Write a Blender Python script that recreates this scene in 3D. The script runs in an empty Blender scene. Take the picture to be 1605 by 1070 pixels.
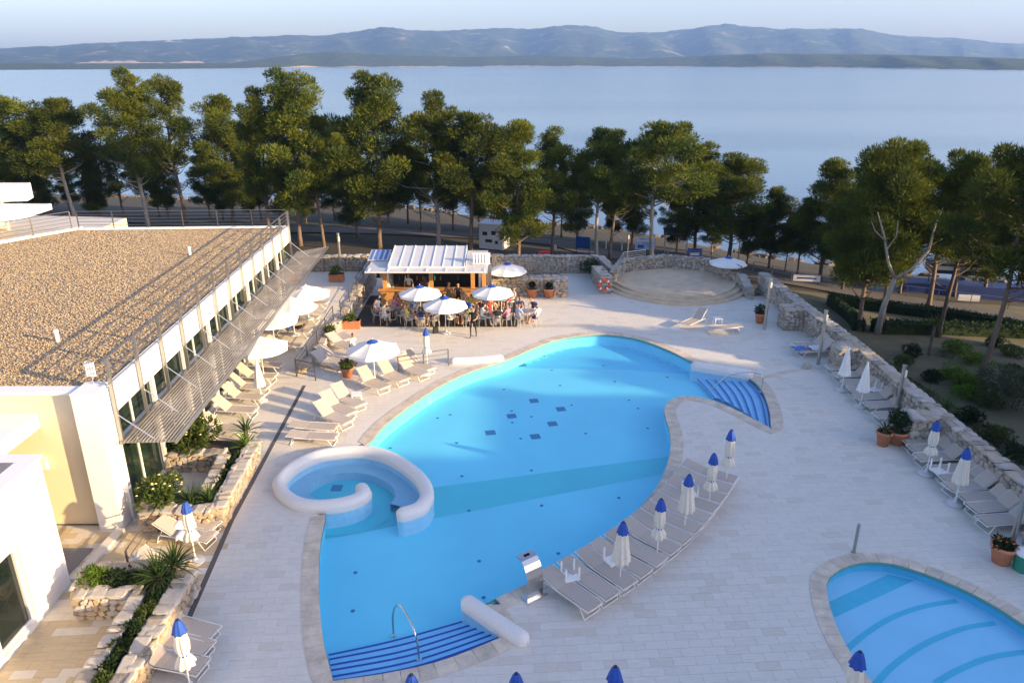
import bpy, bmesh, math, random
from mathutils import Vector, Matrix
from mathutils.geometry import tessellate_polygon
import numpy as np
R = math.radians
rnd = random.Random(7)
sc = bpy.context.scene
col = sc.collection

# ---------------------------------------------------------------- camera, sky, sun, exposure
F, CXP, CYP, H = 1171.0, 802.5, 535.0, 14.5
PITCH = math.atan(440 / 1171.0)
cam_d = bpy.data.cameras.new('camera'); cam = bpy.data.objects.new('camera', cam_d); col.objects.link(cam)
cam.location = (0, 0, H); cam.rotation_euler = (R(90) - PITCH, 0, 0)
cam_d.sensor_width = 36; cam_d.lens = 36 * F / 1605; cam_d.clip_start = 0.3; cam_d.clip_end = 30000
sc.camera = cam

SUN_EL = R(14.5); SUN_AZ = math.atan2(0.92, -0.39)      # clockwise from +Y: sun right of and behind the camera
w = bpy.data.worlds.new('World'); sc.world = w; w.use_nodes = True
nt = w.node_tree; bg = nt.nodes['Background']
sky = nt.nodes.new('ShaderNodeTexSky'); sky.sky_type = 'NISHITA'; sky.sun_disc = False
sky.sun_elevation = SUN_EL; sky.sun_rotation = SUN_AZ; sky.altitude = 30; sky.air_density = 1.0; sky.dust_density = 1.9; sky.ozone_density = 2.2
tint = nt.nodes.new('ShaderNodeMix'); tint.data_type = 'RGBA'; tint.blend_type = 'MULTIPLY'; tint.inputs['Factor'].default_value = 1.0; tint.inputs['B'].default_value = (1.05, 0.97, 1.06, 1)
nt.links.new(sky.outputs[0], tint.inputs['A']); nt.links.new(tint.outputs['Result'], bg.inputs[0]); bg.inputs[1].default_value = 0.15
sun_d = bpy.data.lights.new('sun', 'SUN'); sun_d.energy = 5.0; sun_d.angle = R(0.6); sun_d.color = (1.0, 0.72, 0.38)
sun = bpy.data.objects.new('sun', sun_d); col.objects.link(sun)
sdir = Vector((math.sin(SUN_AZ) * math.cos(SUN_EL), math.cos(SUN_AZ) * math.cos(SUN_EL), math.sin(SUN_EL)))
sun.rotation_euler = (-sdir).to_track_quat('-Z', 'Y').to_euler(); sun.location = sdir * 200
vs = sc.view_settings; vs.view_transform = 'Standard'; vs.look = 'None'; vs.gamma = 1; vs.use_curve_mapping = False
vs.exposure = 1.2
sc.cycles.max_bounces = 7; sc.cycles.transparent_max_bounces = 12; sc.cycles.volume_bounces = 1
sc.cycles.diffuse_bounces = 3; sc.cycles.glossy_bounces = 3; sc.cycles.transmission_bounces = 4

# ---------------------------------------------------------------- helpers
cp, sp = math.cos(PITCH), math.sin(PITCH)
def at(x, y, z=0.0):
    """point of the plane height z that the photograph shows at pixel x, y (survey of the place)"""
    u = (x - CXP) / F; v = (y - CYP) / F
    d = Vector((u, cp - v * sp, -sp - v * cp)); t = (z - H) / d.z
    return Vector((d.x * t, d.y * t, z))
def height_at(px_y, P):
    """height of a point standing above ground point P that shows at row px_y"""
    v = (px_y - CYP) / F
    return H + P.y * (-sp - v * cp) / (cp - v * sp)

def node_mat(name):
    m = bpy.data.materials.new(name); m.use_nodes = True
    return m, m.node_tree, m.node_tree.nodes['Principled BSDF']
def mat(name, c, rough=0.6, metal=0.0, var=0.0, scale=4.0, bump=0.0, bscale=40.0, c2=None, objvar=0.0, spec=0.5, sss=0, detail=4, stretch=None):
    m, t, b = node_mat(name); N = t.nodes; L = t.links
    b.inputs['Base Color'].default_value = (*c, 1); b.inputs['Roughness'].default_value = rough
    b.inputs['Metallic'].default_value = metal; b.inputs['Specular IOR Level'].default_value = spec
    geo = N.new('ShaderNodeNewGeometry'); vec = geo.outputs['Position']
    if stretch:
        mp = N.new('ShaderNodeMapping'); mp.inputs['Scale'].default_value = stretch; L.new(vec, mp.inputs['Vector']); vec = mp.outputs[0]
    out = None
    if var > 0 or c2:
        n = N.new('ShaderNodeTexNoise'); n.inputs['Scale'].default_value = scale; n.inputs['Detail'].default_value = detail; n.inputs['Roughness'].default_value = 0.65
        L.new(vec, n.inputs['Vector'])
        mx = N.new('ShaderNodeMix'); mx.data_type = 'RGBA'
        a = tuple(max(0, k * (1 - var)) for k in c); d = c2 if c2 else tuple(min(1, k * (1 + var)) for k in c)
        mx.inputs['A'].default_value = (*a, 1) if not c2 else (*c, 1); mx.inputs['B'].default_value = (*d, 1)
        mr = N.new('ShaderNodeMapRange'); mr.inputs['From Min'].default_value = 0.3; mr.inputs['From Max'].default_value = 0.7
        L.new(n.outputs['Fac'], mr.inputs['Value']); L.new(mr.outputs[0], mx.inputs['Factor']); out = mx.outputs['Result']
    if objvar > 0:
        oi = N.new('ShaderNodeObjectInfo'); hs = N.new('ShaderNodeHueSaturation')
        mr2 = N.new('ShaderNodeMapRange'); mr2.inputs['To Min'].default_value = 1 - objvar; mr2.inputs['To Max'].default_value = 1 + objvar
        L.new(oi.outputs['Random'], mr2.inputs['Value']); L.new(mr2.outputs[0], hs.inputs['Value'])
        if out: L.new(out, hs.inputs['Color'])
        else: hs.inputs['Color'].default_value = (*c, 1)
        out = hs.outputs[0]
    if out: L.new(out, b.inputs['Base Color'])
    if bump > 0:
        n2 = N.new('ShaderNodeTexNoise'); n2.inputs['Scale'].default_value = bscale; n2.inputs['Detail'].default_value = 3
        L.new(vec, n2.inputs['Vector'])
        bp = N.new('ShaderNodeBump'); bp.inputs['Strength'].default_value = bump; bp.inputs['Distance'].default_value = 0.03
        L.new(n2.outputs['Fac'], bp.inputs['Height']); L.new(bp.outputs[0], b.inputs['Normal'])
    return m
def foliage(name, c, c2, objvar=0.25, scale=0.8):
    m, t, b = node_mat(name); N = t.nodes; L = t.links
    geo = N.new('ShaderNodeNewGeometry'); n = N.new('ShaderNodeTexNoise'); n.inputs['Scale'].default_value = scale; n.inputs['Detail'].default_value = 3
    L.new(geo.outputs['Position'], n.inputs['Vector'])
    mx = N.new('ShaderNodeMix'); mx.data_type = 'RGBA'; mx.inputs['A'].default_value = (*c, 1); mx.inputs['B'].default_value = (*c2, 1)
    mr = N.new('ShaderNodeMapRange'); mr.inputs['From Min'].default_value = 0.35; mr.inputs['From Max'].default_value = 0.65
    L.new(n.outputs['Fac'], mr.inputs['Value']); L.new(mr.outputs[0], mx.inputs['Factor'])
    oi = N.new('ShaderNodeObjectInfo'); hs = N.new('ShaderNodeHueSaturation')
    m2 = N.new('ShaderNodeMapRange'); m2.inputs['To Min'].default_value = 1 - objvar; m2.inputs['To Max'].default_value = 1 + objvar
    L.new(oi.outputs['Random'], m2.inputs['Value']); L.new(m2.outputs[0], hs.inputs['Value']); L.new(mx.outputs['Result'], hs.inputs['Color'])
    L.new(hs.outputs[0], b.inputs['Base Color']); b.inputs['Roughness'].default_value = 0.75; b.inputs['Specular IOR Level'].default_value = 0.2
    tr = N.new('ShaderNodeBsdfTranslucent'); L.new(hs.outputs[0], tr.inputs['Color'])
    ms = N.new('ShaderNodeMixShader'); ms.inputs[0].default_value = 0.25
    L.new(b.outputs[0], ms.inputs[1]); L.new(tr.outputs[0], ms.inputs[2]); L.new(ms.outputs[0], t.nodes['Material Output'].inputs['Surface'])
    return m
def glass_mat(name, tint, base, refl=0.5):
    m, t, b = node_mat(name); N = t.nodes; L = t.links
    b.inputs['Base Color'].default_value = (*base, 1); b.inputs['Roughness'].default_value = 0.03; b.inputs['Specular IOR Level'].default_value = 0.8
    trn = N.new('ShaderNodeBsdfTransparent'); trn.inputs[0].default_value = (*tint, 1)
    ms = N.new('ShaderNodeMixShader'); ms.inputs[0].default_value = refl
    L.new(trn.outputs[0], ms.inputs[1]); L.new(b.outputs[0], ms.inputs[2]); L.new(ms.outputs[0], N['Material Output'].inputs['Surface'])
    return m
def water_mat(name, tint, bscale, bstr):
    m, t, b = node_mat(name); N = t.nodes; L = t.links; N.remove(b)
    trn = N.new('ShaderNodeBsdfTransparent'); trn.inputs[0].default_value = (*tint, 1)
    gl = N.new('ShaderNodeBsdfGlossy'); gl.inputs['Roughness'].default_value = 0.02
    n = N.new('ShaderNodeTexNoise'); n.inputs['Scale'].default_value = bscale; n.inputs['Detail'].default_value = 2
    geo = N.new('ShaderNodeNewGeometry'); L.new(geo.outputs['Position'], n.inputs['Vector'])
    bp = N.new('ShaderNodeBump'); bp.inputs['Strength'].default_value = bstr; bp.inputs['Distance'].default_value = 0.02
    L.new(n.outputs['Fac'], bp.inputs['Height']); L.new(bp.outputs[0], gl.inputs['Normal'])
    dt = N.new('ShaderNodeVectorMath'); dt.operation = 'DOT_PRODUCT'; L.new(geo.outputs['Incoming'], dt.inputs[0]); L.new(bp.outputs[0], dt.inputs[1])
    def mth(op, a, b2=None):
        n_ = N.new('ShaderNodeMath'); n_.operation = op; n_.use_clamp = op in ('SUBTRACT',)
        for k_, q_ in enumerate((a, b2)):
            if q_ is None: continue
            if isinstance(q_, (int, float)): n_.inputs[k_].default_value = q_
            else: L.new(q_, n_.inputs[k_])
        return n_.outputs[0]
    fr = mth('ADD', mth('MULTIPLY', mth('POWER', mth('SUBTRACT', 1.0, mth('ABSOLUTE', dt.outputs['Value'])), 5.0), 0.98), 0.02)   # Schlick, the same from above and below
    ms = N.new('ShaderNodeMixShader'); L.new(fr, ms.inputs[0]); L.new(trn.outputs[0], ms.inputs[1]); L.new(gl.outputs[0], ms.inputs[2])
    L.new(ms.outputs[0], N['Material Output'].inputs['Surface'])
    return m

M = {}
M['tile_a'] = mat('tile_a', (0.68, 0.635, 0.56), 0.5, var=0.10, scale=3, stretch=(1, 9, 1))
M['tile_b'] = mat('tile_b', (0.655, 0.61, 0.535), 0.5, var=0.10, scale=3, stretch=(1, 9, 1))
M['tile_c'] = mat('tile_c', (0.625, 0.57, 0.485), 0.5, var=0.10, scale=3, stretch=(1, 9, 1))
M['tile_sand'] = mat('tile_sand', (0.52, 0.42, 0.27), 0.6, var=0.12, scale=2, stretch=(1, 6, 1))
M['grout'] = mat('grout', (0.52, 0.48, 0.42), 0.8, var=0.15, scale=5)
M['coping'] = mat('coping', (0.60, 0.51, 0.40), 0.6, var=0.22, scale=2.2, objvar=0.10)
M['sand_stone'] = mat('sand_stone', (0.60, 0.47, 0.32), 0.7, var=0.14, scale=1.5)
M['coping_lip'] = mat('coping_lip', (0.13, 0.33, 0.28), 0.5)
M['drain'] = mat('drain', (0.10, 0.095, 0.09), 0.6)
M['pool'] = mat('pool', (0.17, 0.72, 0.93), 0.5, var=0.06, scale=0.25, bump=0.0)
M['pool_teal'] = mat('pool_teal', (0.08, 0.60, 0.72), 0.5, var=0.06, scale=0.6)
M['pool_step'] = mat('pool_step', (0.22, 0.60, 0.92), 0.5, var=0.05)
M['pool_navy'] = mat('pool_navy', (0.012, 0.07, 0.42), 0.5)
M['pool_dark'] = mat('pool_dark', (0.03, 0.20, 0.42), 0.5)
M['skirt'] = mat('skirt', (0.34, 0.66, 0.84), 0.5, var=0.06, scale=6)
M['kid'] = mat('kid', (0.28, 0.67, 0.92), 0.5, var=0.06, scale=0.4)
M['kid_teal'] = mat('kid_teal', (0.06, 0.53, 0.74), 0.5, var=0.06)
M['mosaic'] = mat('mosaic', (0.64, 0.615, 0.58), 0.5, var=0.0, c2=(0.82, 0.80, 0.77), scale=34, bump=0.15, bscale=60)
M['white'] = mat('white', (0.80, 0.79, 0.77), 0.55, var=0.02, scale=1.5)
M['render'] = mat('render', (0.82, 0.79, 0.74), 0.8, var=0.03, scale=0.8, bump=0.05, bscale=80)
M['cream'] = mat('cream', (0.80, 0.67, 0.45), 0.8, var=0.03, scale=0.8, bump=0.05, bscale=80)
M['pipe'] = mat('pipe', (0.42, 0.41, 0.38), 0.35, metal=0.85)
M['rail'] = mat('rail', (0.16, 0.15, 0.14), 0.4, metal=0.6)
M['slat'] = mat('slat', (0.33, 0.30, 0.26), 0.5, metal=0.3, var=0.35, scale=1.3, stretch=(1, 0.4, 1))
M['steel'] = mat('steel', (0.62, 0.61, 0.59), 0.22, metal=1.0)
M['alu'] = mat('alu', (0.66, 0.65, 0.62), 0.35, metal=0.9)
M['frame_white'] = mat('frame_white', (0.74, 0.72, 0.68), 0.4)
M['sling'] = mat('sling', (0.47, 0.405, 0.34), 0.75, var=0.04, scale=30, objvar=0.06)
M['canvas'] = mat('canvas', (0.80, 0.79, 0.76), 0.8, var=0.03, scale=6, bump=0.1, bscale=25)
M['canvas_cream'] = mat('canvas_cream', (0.72, 0.67, 0.57), 0.8, var=0.06, scale=6, bump=0.2, bscale=25)
M['canvas_blue'] = mat('canvas_blue', (0.014, 0.075, 0.38), 0.7, var=0.12, scale=8)
M['base_conc'] = mat('base_conc', (0.58, 0.57, 0.55), 0.8, var=0.10, scale=12)
M['stone'] = mat('stone', (0.47, 0.39, 0.29), 0.85, c2=(0.33, 0.29, 0.24), scale=3.0, bump=0.5, bscale=14)
M['stone_warm'] = mat('stone_warm', (0.54, 0.40, 0.24), 0.85, c2=(0.36, 0.28, 0.20), scale=3.5, bump=0.5, bscale=14, objvar=0.22)
M['stone_pale'] = mat('stone_pale', (0.50, 0.46, 0.40), 0.85, c2=(0.36, 0.33, 0.30), scale=3, bump=0.4, bscale=14)
M['stone_grey'] = mat('stone_grey', (0.36, 0.325, 0.275), 0.9, c2=(0.24, 0.20, 0.16), scale=3, bump=0.5, bscale=14)
M['mortar'] = mat('mortar', (0.27, 0.235, 0.19), 0.95, var=0.25, scale=8, bump=0.4, bscale=20)
M['soil'] = mat('soil', (0.055, 0.04, 0.028), 0.95, var=0.4, scale=6, bump=0.5, bscale=12)
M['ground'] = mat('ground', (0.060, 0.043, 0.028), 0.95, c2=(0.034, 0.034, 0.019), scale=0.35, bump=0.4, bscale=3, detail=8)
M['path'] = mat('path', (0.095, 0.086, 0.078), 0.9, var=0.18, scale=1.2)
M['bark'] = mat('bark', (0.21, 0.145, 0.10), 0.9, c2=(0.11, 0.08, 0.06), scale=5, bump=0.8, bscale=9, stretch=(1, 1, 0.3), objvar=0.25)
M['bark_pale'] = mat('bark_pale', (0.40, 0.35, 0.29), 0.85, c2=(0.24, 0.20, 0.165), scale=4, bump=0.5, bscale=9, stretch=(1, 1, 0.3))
M['pine'] = foliage('pine', (0.125, 0.145, 0.014), (0.040, 0.068, 0.013), 0.22, 0.45)
M['bush'] = foliage('bush', (0.085, 0.115, 0.022), (0.040, 0.070, 0.016), 0.25, 3)
M['bush_bright'] = foliage('bush_bright', (0.13, 0.21, 0.02), (0.08, 0.15, 0.018), 0.15, 3)
M['hedge'] = foliage('hedge', (0.028, 0.055, 0.018), (0.016, 0.035, 0.012), 0.15, 2)
M['blade'] = foliage('blade', (0.075, 0.125, 0.030), (0.045, 0.085, 0.026), 0.25, 3)
M['olive'] = foliage('olive', (0.10, 0.115, 0.055), (0.055, 0.07, 0.035), 0.1, 3)
M['flower'] = mat('flower', (0.75, 0.62, 0.25), 0.7)
M['flower_red'] = mat('flower_red', (0.70, 0.12, 0.03), 0.7)
M['terracotta'] = mat('terracotta', (0.50, 0.20, 0.095), 0.75, var=0.12, scale=5, objvar=0.12)
M['wood'] = mat('wood', (0.55, 0.27, 0.08), 0.5, var=0.18, scale=2.5, stretch=(1, 1, 8))
M['wood_dark'] = mat('wood_dark', (0.022, 0.019, 0.017), 0.6, var=0.3, scale=4)
M['dark'] = mat('dark', (0.02, 0.02, 0.022), 0.5)
M['seam_roof'] = mat('seam_roof', (0.66, 0.665, 0.67), 0.4, metal=0.2, var=0.04, scale=1)
M['blue_roof'] = mat('blue_roof', (0.10, 0.16, 0.42), 0.5)
M['glass'] = glass_mat('glass', (0.55, 0.68, 0.60), (0.02, 0.035, 0.03), 0.45)
M['glass_dark'] = glass_mat('glass_dark', (0.25, 0.32, 0.30), (0.012, 0.02, 0.02), 0.75)
M['curtain'] = mat('curtain', (0.40, 0.42, 0.26), 0.9, var=0.2, scale=3, stretch=(1, 5, 0.2))
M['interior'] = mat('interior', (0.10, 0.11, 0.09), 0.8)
M['gravel'] = mat('gravel', (0.40, 0.30, 0.19), 0.9, c2=(0.20, 0.155, 0.115), scale=14, bump=0.6, bscale=18)
for i, c in enumerate([(0.60, 0.45, 0.25), (0.52, 0.37, 0.19), (0.64, 0.51, 0.32), (0.40, 0.29, 0.18)]):
    M['pebble%d' % i] = mat('pebble%d' % i, c, 0.85, var=0.15, scale=6)
M['gravel_grey'] = mat('gravel_grey', (0.30, 0.30, 0.30), 0.9, c2=(0.12, 0.12, 0.12), scale=30, bump=0.6, bscale=30)
M['orange'] = mat('orange', (0.75, 0.10, 0.02), 0.5)
M['red'] = mat('red', (0.55, 0.03, 0.02), 0.6)
M['green_plastic'] = mat('green_plastic', (0.02, 0.22, 0.15), 0.4)
M['sign_blue'] = mat('sign_blue', (0.012, 0.05, 0.22), 0.5, c2=(0.02, 0.10, 0.34), scale=1.5)
M['sign_white'] = mat('sign_white', (0.66, 0.67, 0.70), 0.5)
M['sign_mix'] = mat('sign_mix', (0.55, 0.62, 0.72), 0.5, c2=(0.10, 0.30, 0.60), scale=1.6)
M['tarp'] = mat('tarp', (0.012, 0.035, 0.16), 0.6, var=0.3, scale=0.8)
M['towel'] = mat('towel', (0.70, 0.70, 0.78), 0.9)
M['towel_blue'] = mat('towel_blue', (0.08, 0.18, 0.50), 0.9)
M['lamp_lens'] = mat('lamp_lens', (0.85, 0.80, 0.65), 0.3)

class MB:
    def __init__(s): s.v = []; s.f = []; s.m = []; s.cur = 0
    def add(s, vs_, fs):
        o = len(s.v); s.v += [tuple(p) for p in vs_]
        for f in fs: s.f.append(tuple(i + o for i in f)); s.m.append(s.cur)
    def box(s, c, d, rz=0, rx=0, ry=0, taper=1.0):
        mt = Matrix.Translation(c) @ Matrix.Rotation(rz, 4, 'Z') @ Matrix.Rotation(ry, 4, 'Y') @ Matrix.Rotation(rx, 4, 'X')
        x, y, z = d[0] / 2, d[1] / 2, d[2] / 2; t = taper
        P = [(-x, -y, -z), (x, -y, -z), (x, y, -z), (-x, y, -z), (-x * t, -y * t, z), (x * t, -y * t, z), (x * t, y * t, z), (-x * t, y * t, z)]
        s.add([mt @ Vector(p) for p in P], [(0, 3, 2, 1), (4, 5, 6, 7), (0, 1, 5, 4), (1, 2, 6, 5), (2, 3, 7, 6), (3, 0, 4, 7)])
    def tube(s, pts, r, n=8, cap=True):
        pts = [Vector(p) for p in pts]; rr = r if isinstance(r, (list, tuple)) else [r] * len(pts)
        rings = []; up = Vector((0, 0, 1))
        for i, p in enumerate(pts):
            d = (pts[min(i + 1, len(pts) - 1)] - pts[max(i - 1, 0)]).normalized()
            a = d.cross(up) if abs(d.z) < 0.95 else d.cross(Vector((0, 1, 0))); a.normalize(); b = d.cross(a)
            rings.append([p + (a * math.cos(2 * math.pi * k / n) + b * math.sin(2 * math.pi * k / n)) * rr[i] for k in range(n)])
        V = [q for g in rings for q in g]; Fs = []
        for i in range(len(pts) - 1):
            for k in range(n): Fs.append((i * n + k, i * n + (k + 1) % n, (i + 1) * n + (k + 1) % n, (i + 1) * n + k))
        if cap: Fs.append(tuple(range(n - 1, -1, -1))); Fs.append(tuple((len(pts) - 1) * n + k for k in range(n)))
        s.add(V, Fs)
    def lathe(s, prof, c=(0, 0, 0), n=20, wob=None):
        V = []; Fs = []
        for i, (r, z) in enumerate(prof):
            for k in range(n):
                a = 2 * math.pi * k / n; q = r * (wob(a, i) if wob else 1)
                V.append((c[0] + q * math.cos(a), c[1] + q * math.sin(a), c[2] + z))
        for i in range(len(prof) - 1):
            for k in range(n): Fs.append((i * n + k, i * n + (k + 1) % n, (i + 1) * n + (k + 1) % n, (i + 1) * n + k))
        if prof[0][0] > 1e-4: Fs.append(tuple(range(n - 1, -1, -1)))
        if prof[-1][0] > 1e-4: Fs.append(tuple((len(prof) - 1) * n + k for k in range(n)))
        s.add(V, Fs)
    def prism(s, poly, z0, z1, top=True, bottom=True):
        n = len(poly); V = [(p[0], p[1], z0) for p in poly] + [(p[0], p[1], z1) for p in poly]
        Fs = [(i, (i + 1) % n, n + (i + 1) % n, n + i) for i in range(n)]
        if top: Fs.append(tuple(range(n, 2 * n)))
        if bottom: Fs.append(tuple(range(n - 1, -1, -1)))
        s.add(V, Fs)
    def sheet(s, loops, z):
        """flat polygon with holes"""
        L3 = [[Vector((p[0], p[1], 0)) for p in lp] for lp in loops]; flat = [q for lp in L3 for q in lp]
        tris = tessellate_polygon(L3); out = []
        for a, b, c in tris:
            nz = (flat[b] - flat[a]).cross(flat[c] - flat[a]).z
            out.append((a, b, c) if nz > 0 else (a, c, b))
        s.add([(q.x, q.y, z) for q in flat], out)
    def mesh(s, name, mats, smooth=False):
        me = bpy.data.meshes.new(name); me.from_pydata(s.v, [], s.f)
        for m_ in (mats if isinstance(mats, (list, tuple)) else [mats]): me.materials.append(m_)
        if any(s.m): me.polygons.foreach_set('material_index', s.m)
        if smooth: me.polygons.foreach_set('use_smooth', [True] * len(me.polygons))
        me.update(); return me
    def build(s, name, mats, parent=None, smooth=False): return link(name, s.mesh(name, mats, smooth), parent)
def link(name, me, parent=None):
    o = bpy.data.objects.new(name, me); col.objects.link(o)
    if parent: o.parent = parent
    return o
KIDS = {}
def tag(o, label=None, cat=None, group=None, kind=None):
    if label: o['label'] = label
    if cat: o['category'] = cat
    if group: o['group'] = group
    if kind: o['kind'] = kind
    return o
def empty(name, loc=(0, 0, 0), rz=0, label=None, cat=None, group=None):
    o = bpy.data.objects.new(name, None); col.objects.link(o); o.location = loc; o.rotation_euler.z = rz; o.empty_display_size = 0.2
    return tag(o, label, cat, group)
def tree_of(o): return [c for c in bpy.data.objects if c.parent == o]
def copy_tree(o, loc=None, rz=None, label=None, group=None, parent=None, kids=None):
    c = o.copy(); col.objects.link(c); c.parent = parent
    if loc is not None: c.location = loc
    if rz is not None: c.rotation_euler.z = rz
    if label: c['label'] = label
    if group: c['group'] = group
    for ch in list(o.children): copy_tree(ch, parent=c)
    return c
ORD = ['first', 'second', 'third', 'fourth', 'fifth', 'sixth', 'seventh', 'eighth', 'ninth', 'tenth', 'eleventh', 'twelfth', 'thirteenth', 'fourteenth', 'fifteenth', 'sixteenth', 'seventeenth', 'eighteenth', 'nineteenth', 'twentieth']
class Proto:
    """first use gives the built thing itself, later uses copies of it with all parts"""
    def __init__(s, root): s.root = root; s.used = False
    def put(s, loc, rz, label, group=None, scale=None):
        if not s.used: o = s.root; s.used = True; o.location = loc; o.rotation_euler.z = rz; o['label'] = label
        else: o = copy_tree(s.root, loc, rz, label)
        if group: o['group'] = group
        if scale: o.scale = scale
        return o
def catmull(P, closed=True, step=0.5):
    out = []; n = len(P); P = [Vector((p[0], p[1])) for p in P]
    for i in range(n if closed else n - 1):
        p0, p1, p2, p3 = (P[(i - 1) % n], P[i], P[(i + 1) % n], P[(i + 2) % n]) if closed else (P[max(i - 1, 0)], P[i], P[i + 1], P[min(i + 2, n - 1)])
        k = max(1, round((p2 - p1).length / step))
        for j in range(k):
            t = j / k
            out.append(0.5 * ((2 * p1) + (-p0 + p2) * t + (2 * p0 - 5 * p1 + 4 * p2 - p3) * t * t + (-p0 + 3 * p1 - 3 * p2 + p3) * t ** 3))
    if not closed: out.append(P[-1])
    return out
def inside(p, poly):
    x, y = p[0], p[1]; c = False; n = len(poly); j = n - 1
    for i in range(n):
        a, b = poly[i], poly[j]
        if (a[1] > y) != (b[1] > y) and x < (b[0] - a[0]) * (y - a[1]) / (b[1] - a[1]) + a[0]: c = not c
        j = i
    return c
def area(poly): return 0.5 * sum(poly[i][0] * poly[(i + 1) % len(poly)][1] - poly[(i + 1) % len(poly)][0] * poly[i][1] for i in range(len(poly)))
def offset(poly, d):
    n = len(poly); out = []
    for i in range(n):
        t = (Vector(poly[(i + 1) % n]) - Vector(poly[i - 1])).normalized(); out.append(Vector(poly[i]) + Vector((t.y, -t.x)) * d)
    return out

# ================================================================ THE SETTING
SHORE = [(-400, 190), (-120, 138), (-43, 119.5), (-20, 116.8), (5, 103), (17, 97), (29, 84), (44, 76), (51, 72), (90, 52), (400, -100)]
def yshore(x):
    for (a, b), (c, d) in zip(SHORE, SHORE[1:]):
        if a <= x <= c: return b + (d - b) * (x - a) / (c - a)
    return SHORE[0][1] if x < SHORE[0][0] else SHORE[-1][1]
def zt(x, y):
    s_ = (yshore(x) - y) * 0.82
    if s_ >= 60: return -0.8
    if s_ >= 0: return -0.8 - 5.9 * (1 - s_ / 60) ** 1.7
    return max(-11, -6.7 + s_ * 0.9)
def on_ground(px, py):
    z = -1.5
    for _ in range(25):
        p = at(px, py, z); z = 0.5 * z + 0.5 * zt(p.x, p.y)
    return Vector((p.x, p.y, zt(p.x, p.y)))
# sea
SEA_Z = -8.0
m, t, b = node_mat('sea'); N, L = t.nodes, t.links
b.inputs['Base Color'].default_value = (0.10, 0.16, 0.25, 1); b.inputs['IOR'].default_value = 1.33
geo = N.new('ShaderNodeNewGeometry')
mp = N.new('ShaderNodeMapping'); mp.inputs['Scale'].default_value = (0.25, 0.8, 1); L.new(geo.outputs['Position'], mp.inputs[0])
n1 = N.new('ShaderNodeTexNoise'); n1.inputs['Scale'].default_value = 1.0; n1.inputs['Detail'].default_value = 4; L.new(mp.outputs[0], n1.inputs['Vector'])
mp2 = N.new('ShaderNodeMapping'); mp2.inputs['Scale'].default_value = (0.0010, 0.0085, 1); mp2.inputs['Rotation'].default_value = (0, 0, 0.12); L.new(geo.outputs['Position'], mp2.inputs[0])
n2 = N.new('ShaderNodeTexNoise'); n2.inputs['Scale'].default_value = 1.0; n2.inputs['Detail'].default_value = 4; L.new(mp2.outputs[0], n2.inputs['Vector'])
mr = N.new('ShaderNodeMapRange'); mr.inputs['From Min'].default_value = 0.46; mr.inputs['From Max'].default_value = 0.56; mr.inputs['To Min'].default_value = 0.02; mr.inputs['To Max'].default_value = 0.30; L.new(n2.outputs['Fac'], mr.inputs['Value'])
bp = N.new('ShaderNodeBump'); bp.inputs['Distance'].default_value = 0.35; L.new(n1.outputs['Fac'], bp.inputs['Height']); L.new(mr.outputs[0], bp.inputs['Strength'])
L.new(bp.outputs[0], b.inputs['Normal']); b.inputs['Roughness'].default_value = 0.16
M['sea'] = m
mb = MB(); mb.add([(-6000, -1500, SEA_Z), (6000, -1500, SEA_Z), (6000, 7000, SEA_Z), (-6000, 7000, SEA_Z)], [(0, 1, 2, 3)])
tag(mb.build('sea_water', M['sea']), kind='structure')
# land
TERRACE = [(-45, -20), (17.3, -20), (17.3, 49), (14, 53.2), (-16, 52.6), (-45, 52.6)]
xs = [-420 + i * 20 for i in range(15)] + [-120 + i * 2.5 for i in range(105)] + [145 + i * 20 for i in range(14)]
ys = [-60 + 10 * i for i in range(6)] + [-2 + i * 2.2 for i in range(62)] + [136 + 12 * i for i in range(8)]
V = []; Fs = []
for y in ys:
    for x in xs:
        z = zt(x, y) + (rnd.random() - .5) * 0.10
        if inside((x, y), [(-46, -22), (16.6, -22), (16.6, 48), (13.5, 52), (-46, 52)]): z = -4.0
        V.append((x, y, z))
nx = len(xs)
for j in range(len(ys) - 1):
    for i in range(nx - 1): Fs.append((j * nx + i, j * nx + i + 1, (j + 1) * nx + i + 1, (j + 1) * nx + i))
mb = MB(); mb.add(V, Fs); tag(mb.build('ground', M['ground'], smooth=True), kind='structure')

# far islands
m, t, b = node_mat('hill'); N, L = t.nodes, t.links
geo = N.new('ShaderNodeNewGeometry'); n1 = N.new('ShaderNodeTexNoise'); n1.inputs['Scale'].default_value = 0.006; n1.inputs['Detail'].default_value = 8; n1.inputs['Roughness'].default_value = 0.7
L.new(geo.outputs['Position'], n1.inputs['Vector'])
cr = N.new('ShaderNodeValToRGB'); e = cr.color_ramp.elements; e[0].position = 0.45; e[0].color = (0.022, 0.040, 0.020, 1); e[1].position = 0.72; e[1].color = (0.50, 0.42, 0.32, 1)
k = cr.color_ramp.elements.new(0.60); k.color = (0.075, 0.085, 0.045, 1)
L.new(n1.outputs['Fac'], cr.inputs[0]); L.new(cr.outputs[0], b.inputs['Base Color']); b.inputs['Roughness'].default_value = 0.95; b.inputs['Specular IOR Level'].default_value = 0.1
M['hill'] = m
M['shore_pale'] = mat('shore_pale', (0.30, 0.24, 0.17), 0.9, var=0.4, scale=0.03)
M['wooded'] = mat('wooded', (0.015, 0.035, 0.014), 0.95, c2=(0.085, 0.095, 0.045), scale=0.035, detail=8, spec=0.1)
M['shore_rock'] = mat('shore_rock', (0.13, 0.105, 0.08), 0.9, var=0.3, scale=0.05)
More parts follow.
